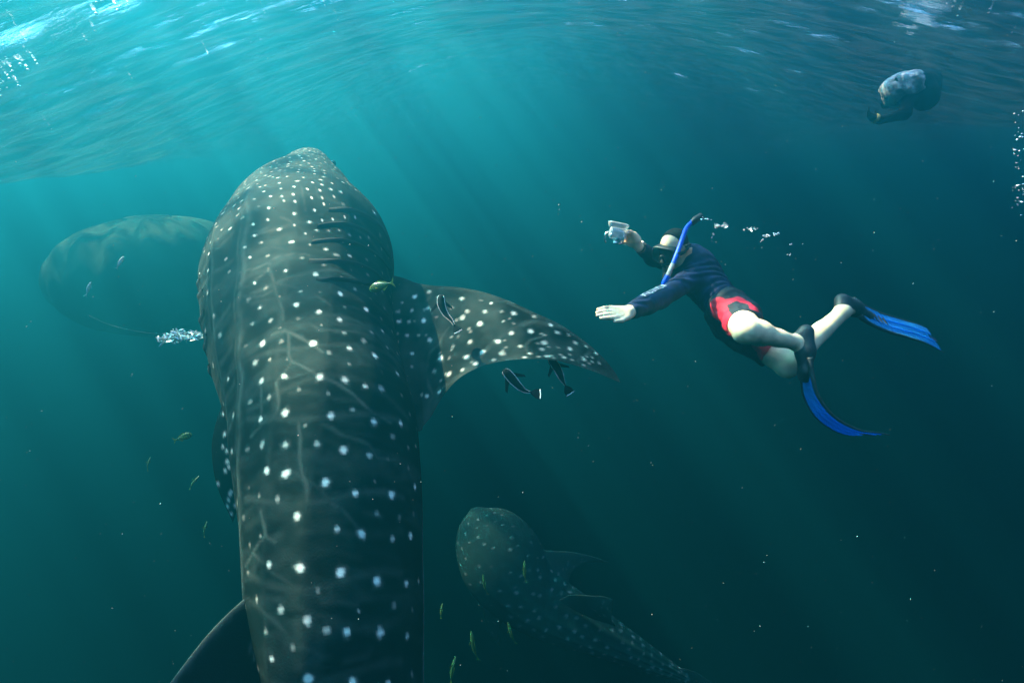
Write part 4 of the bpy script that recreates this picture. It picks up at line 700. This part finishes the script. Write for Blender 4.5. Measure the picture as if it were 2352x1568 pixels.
for px, py, d, dr, dz, L, lab in SL: fish('slim_fish', L, L*.17, L*.11, px, py, d, dr, dz, lab, m_slim, m_slimfin, .10, group='slim green fish', roll=-FW*.6+RT*.8)
fish('silver_fish', .13, .030, .014, 276, 603, 4.6, (9, -14), .02, 'small silver fish high on the hazy net', m_silv, m_silv, group='silver fish by the net')
fish('silver_fish', .13, .026, .014, 203, 664, 4.2, (6, -16), .02, 'bright silver fish low on the left of the net', m_silv, m_silv, group='silver fish by the net')

# remoras: slender, dark, a pale stripe down each side
m_rem = noisy(mat('remora_skin', (.003, .004, .005), .8, .1), 60, .4); m_remst = mat('remora_stripe', (.62, .68, .62), .5)
def remora(path, r, label, up, back=1):
    P = spline(path, 40); T = np.gradient(P, axis=0); T /= np.linalg.norm(T, axis=1)[:, None]; u = np.array(up, float)
    U = u-np.sum(u*T, 1)[:, None]*T; U /= np.linalg.norm(U, axis=1)[:, None]; S = np.cross(T, U); s = np.linspace(0, 1, 40)
    rad = r*np.interp(s, [0, .04, .12, .3, .6, .85, 1], [.25, .7, .95, 1, .72, .34, .2]); a = np.linspace(0, 2*math.pi, 14, endpoint=False)
    V = P[:, None]+(rad[:, None]*1.0)[..., None]*np.cos(a)[None, :, None]*S[:, None]+(rad[:, None]*.85)[..., None]*np.sin(a)[None, :, None]*U[:, None]
    o = empty('remora', P[10], label, 'remora', 'remoras around the pectoral fin'); O = P[10]
    mesh('trunk', V.reshape(-1, 3)-O, grid_faces(40, 14, True).tolist()+[list(range(14))[::-1], list(range(39*14, 40*14))], m_rem, o)
    for sg in (-1, 1):
        c = P+S*(rad*.93*sg)[:, None]+U*(rad*.32)[:, None]; q, f = tube(c[1:39], list(r*np.array([.05, .08, .08, .06, .05])), 38, 6); mesh('side_stripe', q-O, f, m_remst, o)
        b = P[9]+S[9]*rad[9]*sg*.8; tp = b+T[9]*r*2.0+S[9]*sg*r*1.9; q = np.array([b-T[9]*r*.5, tp-T[9]*r*.3, tp+T[9]*r*.3, b+T[9]*r*.8]); q = np.vstack([q, q-U[9]*r*.12]); mesh('pectoral_fin', q-O, [[0, 1, 2, 3], [7, 6, 5, 4], [0, 4, 5, 1], [1, 5, 6, 2], [2, 6, 7, 3], [3, 7, 4, 0]], m_rem, o, smooth=False)
    e, te, se, ue = P[-1], T[-1], S[-1], U[-1]
    q = np.array([e-te*r*.3, e+te*r*1.0+se*r*1.0, e+te*r*2.1+se*r*1.15, e+te*r*2.2, e+te*r*2.1-se*r*1.15, e+te*r*1.0-se*r*1.0]); q = np.vstack([q, q-ue*r*.15]); mesh('tail_fin', q-O, [[0, 1, 2, 3, 4, 5], [11, 10, 9, 8, 7, 6]]+[[i, i+6, (i+1) % 6+6, (i+1) % 6] for i in range(6)], m_rem, o, smooth=False)
    q, f = tube([e+te*r*2.05+se*r*1.1, e+te*r*2.15, e+te*r*2.05-se*r*1.1], r*.12, 8, 6); mesh('tail_edge', q-O, f, m_remst, o)
    return o
remora(ats([(1014, 677, 2.47), (1013, 692, 2.46), (1016, 706, 2.45), (1024, 722, 2.44), (1036, 735, 2.42), (1044, 748, 2.40)]), .019, 'remora clinging to the top of the pectoral fin', -FW*.9+UP*.3)
remora(ats([(1156, 849, 2.30), (1168, 862, 2.30), (1181, 877, 2.30), (1194, 890, 2.30), (1206, 898, 2.31), (1220, 901, 2.32)]), .022, 'larger dark remora swimming below the fin\'s trailing edge, left of the other', -FW*.8+UP*.5)
remora(ats([(1262, 822, 2.50), (1272, 836, 2.48), (1281, 850, 2.46), (1288, 866, 2.45), (1293, 876, 2.45), (1299, 886, 2.45)]), .021, 'dark remora half hidden under the fin, nearer the fin tip', -FW*.8+UP*.5)

# ---------------------------------------------------------------- fishing net in the haze on the left
net = empty('fishing_net', at(290, 640, 8.6), 'big hazy green fishing net bag hanging behind the shark on the left', 'fishing net'); NO = np.array(net.location)
m_net = bpy.data.materials.new('net_mesh'); m_net.use_nodes = True; b = m_net.node_tree.nodes['Principled BSDF']; b.inputs['Roughness'].default_value = .9; b.inputs['Specular IOR Level'].default_value = .1; b.inputs['Alpha'].default_value = .93
tc = node(m_net, 'ShaderNodeTexCoord'); n1 = node(m_net, 'ShaderNodeTexNoise'); n1.inputs['Scale'].default_value = 9; n1.inputs['Detail'].default_value = 8; wire(m_net, tc.outputs['Object'], n1.inputs[0])
r1 = node(m_net, 'ShaderNodeValToRGB'); r1.color_ramp.elements[0].position = .3; r1.color_ramp.elements[0].color = (.035, .085, .055, 1); r1.color_ramp.elements[1].position = .75; r1.color_ramp.elements[1].color = (.06, .125, .075, 1); wire(m_net, n1.outputs[0], r1.inputs[0]); wire(m_net, r1.outputs[0], b.inputs['Base Color'])
th, ph = np.meshgrid(np.linspace(0, math.pi, 60), np.linspace(0, 2*math.pi, 120, endpoint=False), indexing='ij')
dv = np.stack([np.sin(th)*np.cos(ph), np.sin(th)*np.sin(ph), np.cos(th)], -1).reshape(-1, 3)
def bag(c, rx, ry, rz, skew, fold):
    P = dv*np.array([rx, ry, rz])*(1+fold*fbm(dv+3, 1.7, 2)+fold*.35*np.sin(ph.ravel()*17+4*np.cos(th.ravel()*2)))[:, None]
    P[:, 0] += skew*P[:, 2]; return at(*c)+P[:, :1]*RT+P[:, 1:2]*FW+P[:, 2:]*UP
F_bag = grid_faces(60, 120, True)
mesh('net_bag', bag((372, 640, 9.4), 1.84, 1.3, 1.07, .14, .055)-NO, F_bag, m_net, net)
q, f = tube(ats([(205, 725, 7.5), (250, 745, 7.4), (310, 760, 7.3), (380, 768, 7.2), (500, 770, 7.2)]), .005, 60, 8); mesh('hem_rope', q-NO, f, mat('rope', (.05, .06, .05), .9), net)
rng = np.random.RandomState(4)
# catch of bait fish, glittering at the bottom of the net
bd, _ = fish_parts(.09, .024, .01, n=8, na=6); ps = []
for k in range(230):
    t = rng.uniform(-1, 1); c = at(415+t*52, 779-9*(1-t*t)-4*t+rng.normal(0, 7)*(1-.6*t*t), 5.6+rng.normal(0, .1)); d = unit(rng.normal(0, 1, 3)*[1, .7, .45]); u_ = unit(rng.normal(0, 1, 3)); u_ = unit(u_-np.dot(u_, d)*d); l = np.cross(u_, d)
    ps.append((bd[0][:, :1]*d+bd[0][:, 1:2]*l+bd[0][:, 2:]*u_+c, bd[1]))
V, Fc = join(*ps); tag(mesh('bait_fish', V, Fc, mat('bait_fish_scales', (.75, .8, .75), .25, .8, Metallic=.3), smooth=False), 'glittering heap of small bait fish at the lower edge of the net', 'bait fish', kind='stuff')

# ---------------------------------------------------------------- bubbles and drifting specks
bm = bmesh.new(); bmesh.ops.create_icosphere(bm, subdivisions=2, radius=1); bm.verts.ensure_lookup_table(); ICO = (np.array([v.co[:] for v in bm.verts]), [[v.index for v in f.verts] for f in bm.faces]); bm.free()
bm = bmesh.new(); bmesh.ops.create_icosphere(bm, subdivisions=1, radius=1); bm.verts.ensure_lookup_table(); ICO1 = (np.array([v.co[:] for v in bm.verts]), [[v.index for v in f.verts] for f in bm.faces]); bm.free()
def balls(name, L, m, ico=ICO):
    return mesh(name, *join(*[(ico[0]*np.array(s)*r+np.array(c), ico[1]) for c, r, s in L]), m)
m_bub = mat('air_bubble', (.9, .95, .95), .12, .9); m_bub.node_tree.nodes['Principled BSDF'].inputs['Metallic'].default_value = .55
rng = np.random.RandomState(12); L = []
for cx_, cy_, sx, sy, n in ((1620, 503, 8, 3, 9), (1652, 519, 14, 7, 26), (1670, 520, 6, 5, 10), (1640, 545, 5, 12, 6), (1728, 526, 12, 5, 16), (1760, 541, 10, 4, 12), (1783, 538, 8, 5, 12), (1752, 552, 4, 3, 4), (1818, 562, 4, 4, 4), (1812, 584, 5, 3, 4)):
    for k in range(n): L.append((at(cx_+rng.normal(0, sx*.6), cy_+rng.normal(0, sy*.6), 3.05+rng.normal(0, .05)), .0022+.0042*rng.rand()**2, (1, 1, rng.uniform(.6, 1))))
tag(balls('bubbles', L, m_bub), 'trail of silvery bubbles streaming behind the snorkel top', 'bubbles', kind='stuff')
L = [(at(rng.uniform(2325, 2352), rng.uniform(255, 500), 2.6+rng.normal(0, .2)), .002+.004*rng.rand()**2, (1, 1, .8)) for k in range(46)]
tag(balls('bubbles', L, m_bub), 'loose bubbles rising at the far right edge', 'bubbles', kind='stuff')
L = []
for k in range(1000):
    d = rng.uniform(.9, 5.5)**1.0; L.append((at(rng.uniform(-40, 2400), rng.uniform(60, 1600), d), .0007*d**.5*(.6+1.3*rng.rand()**3), (1, 1, 1)))
tag(balls('drifting_specks', L, mat('plankton', (.42, .44, .38), .8), ICO1), 'pale specks of plankton drifting everywhere in the water', 'plankton', kind='stuff')
# glints: white beads added in place of sun glitter on the surface
GL = [(222, 6, 5), (235, 3, 7), (265, 3, 4), (276, 14, 3.5), (270, 23, 4.5), (294, 9, 2.5), (221, 32, 6.5), (219, 72, 5), (199, 94, 5.5), (58, 91, 3.5), (62, 120, 4), (24, 147, 4), (47, 148, 6.5), (64, 160, 5.5), (86, 148, 4.5), (29, 163, 4), (21, 181, 5), (41, 190, 3.5), (43, 197, 5.5), (3, 192, 4), (1, 206, 4), (2, 220, 3.5), (16, 202, 2.5), (478, 125, 3), (303, 180, 2.6), (746, 12, 3), (608, 30, 2), (776, 46, 2), (240, 228, 1.8), (118, 297, 2), (205, 298, 1.5), (2175, 9, 3.5), (2189, 16, 5), (2199, 37, 4.5), (2271, 30, 4.5), (2324, 75, 3.5), (1230, 40, 1.5), (1330, 8, 1.6), (957, 55, 1.6)]
L = []
for px, py, r in GL:
    d = np.linspace(2, 14, 500); P = at(px, py, 1)[None]*d[:, None]; z = surface_height(P[:, 0], P[:, 1]); i = np.argmax(P[:, 2] > z-.03); D = d[i] if i else 6
    L.append((at(px, py, D), r*.62*D/1176, (1.0, .8, .75)))
tag(balls('surface_glints', L, mat('glint_bead', (.95, .96, .97), .3, .6)), 'white beads standing in for sun glints along the surface, thickest at upper left', 'glint', kind='stuff')
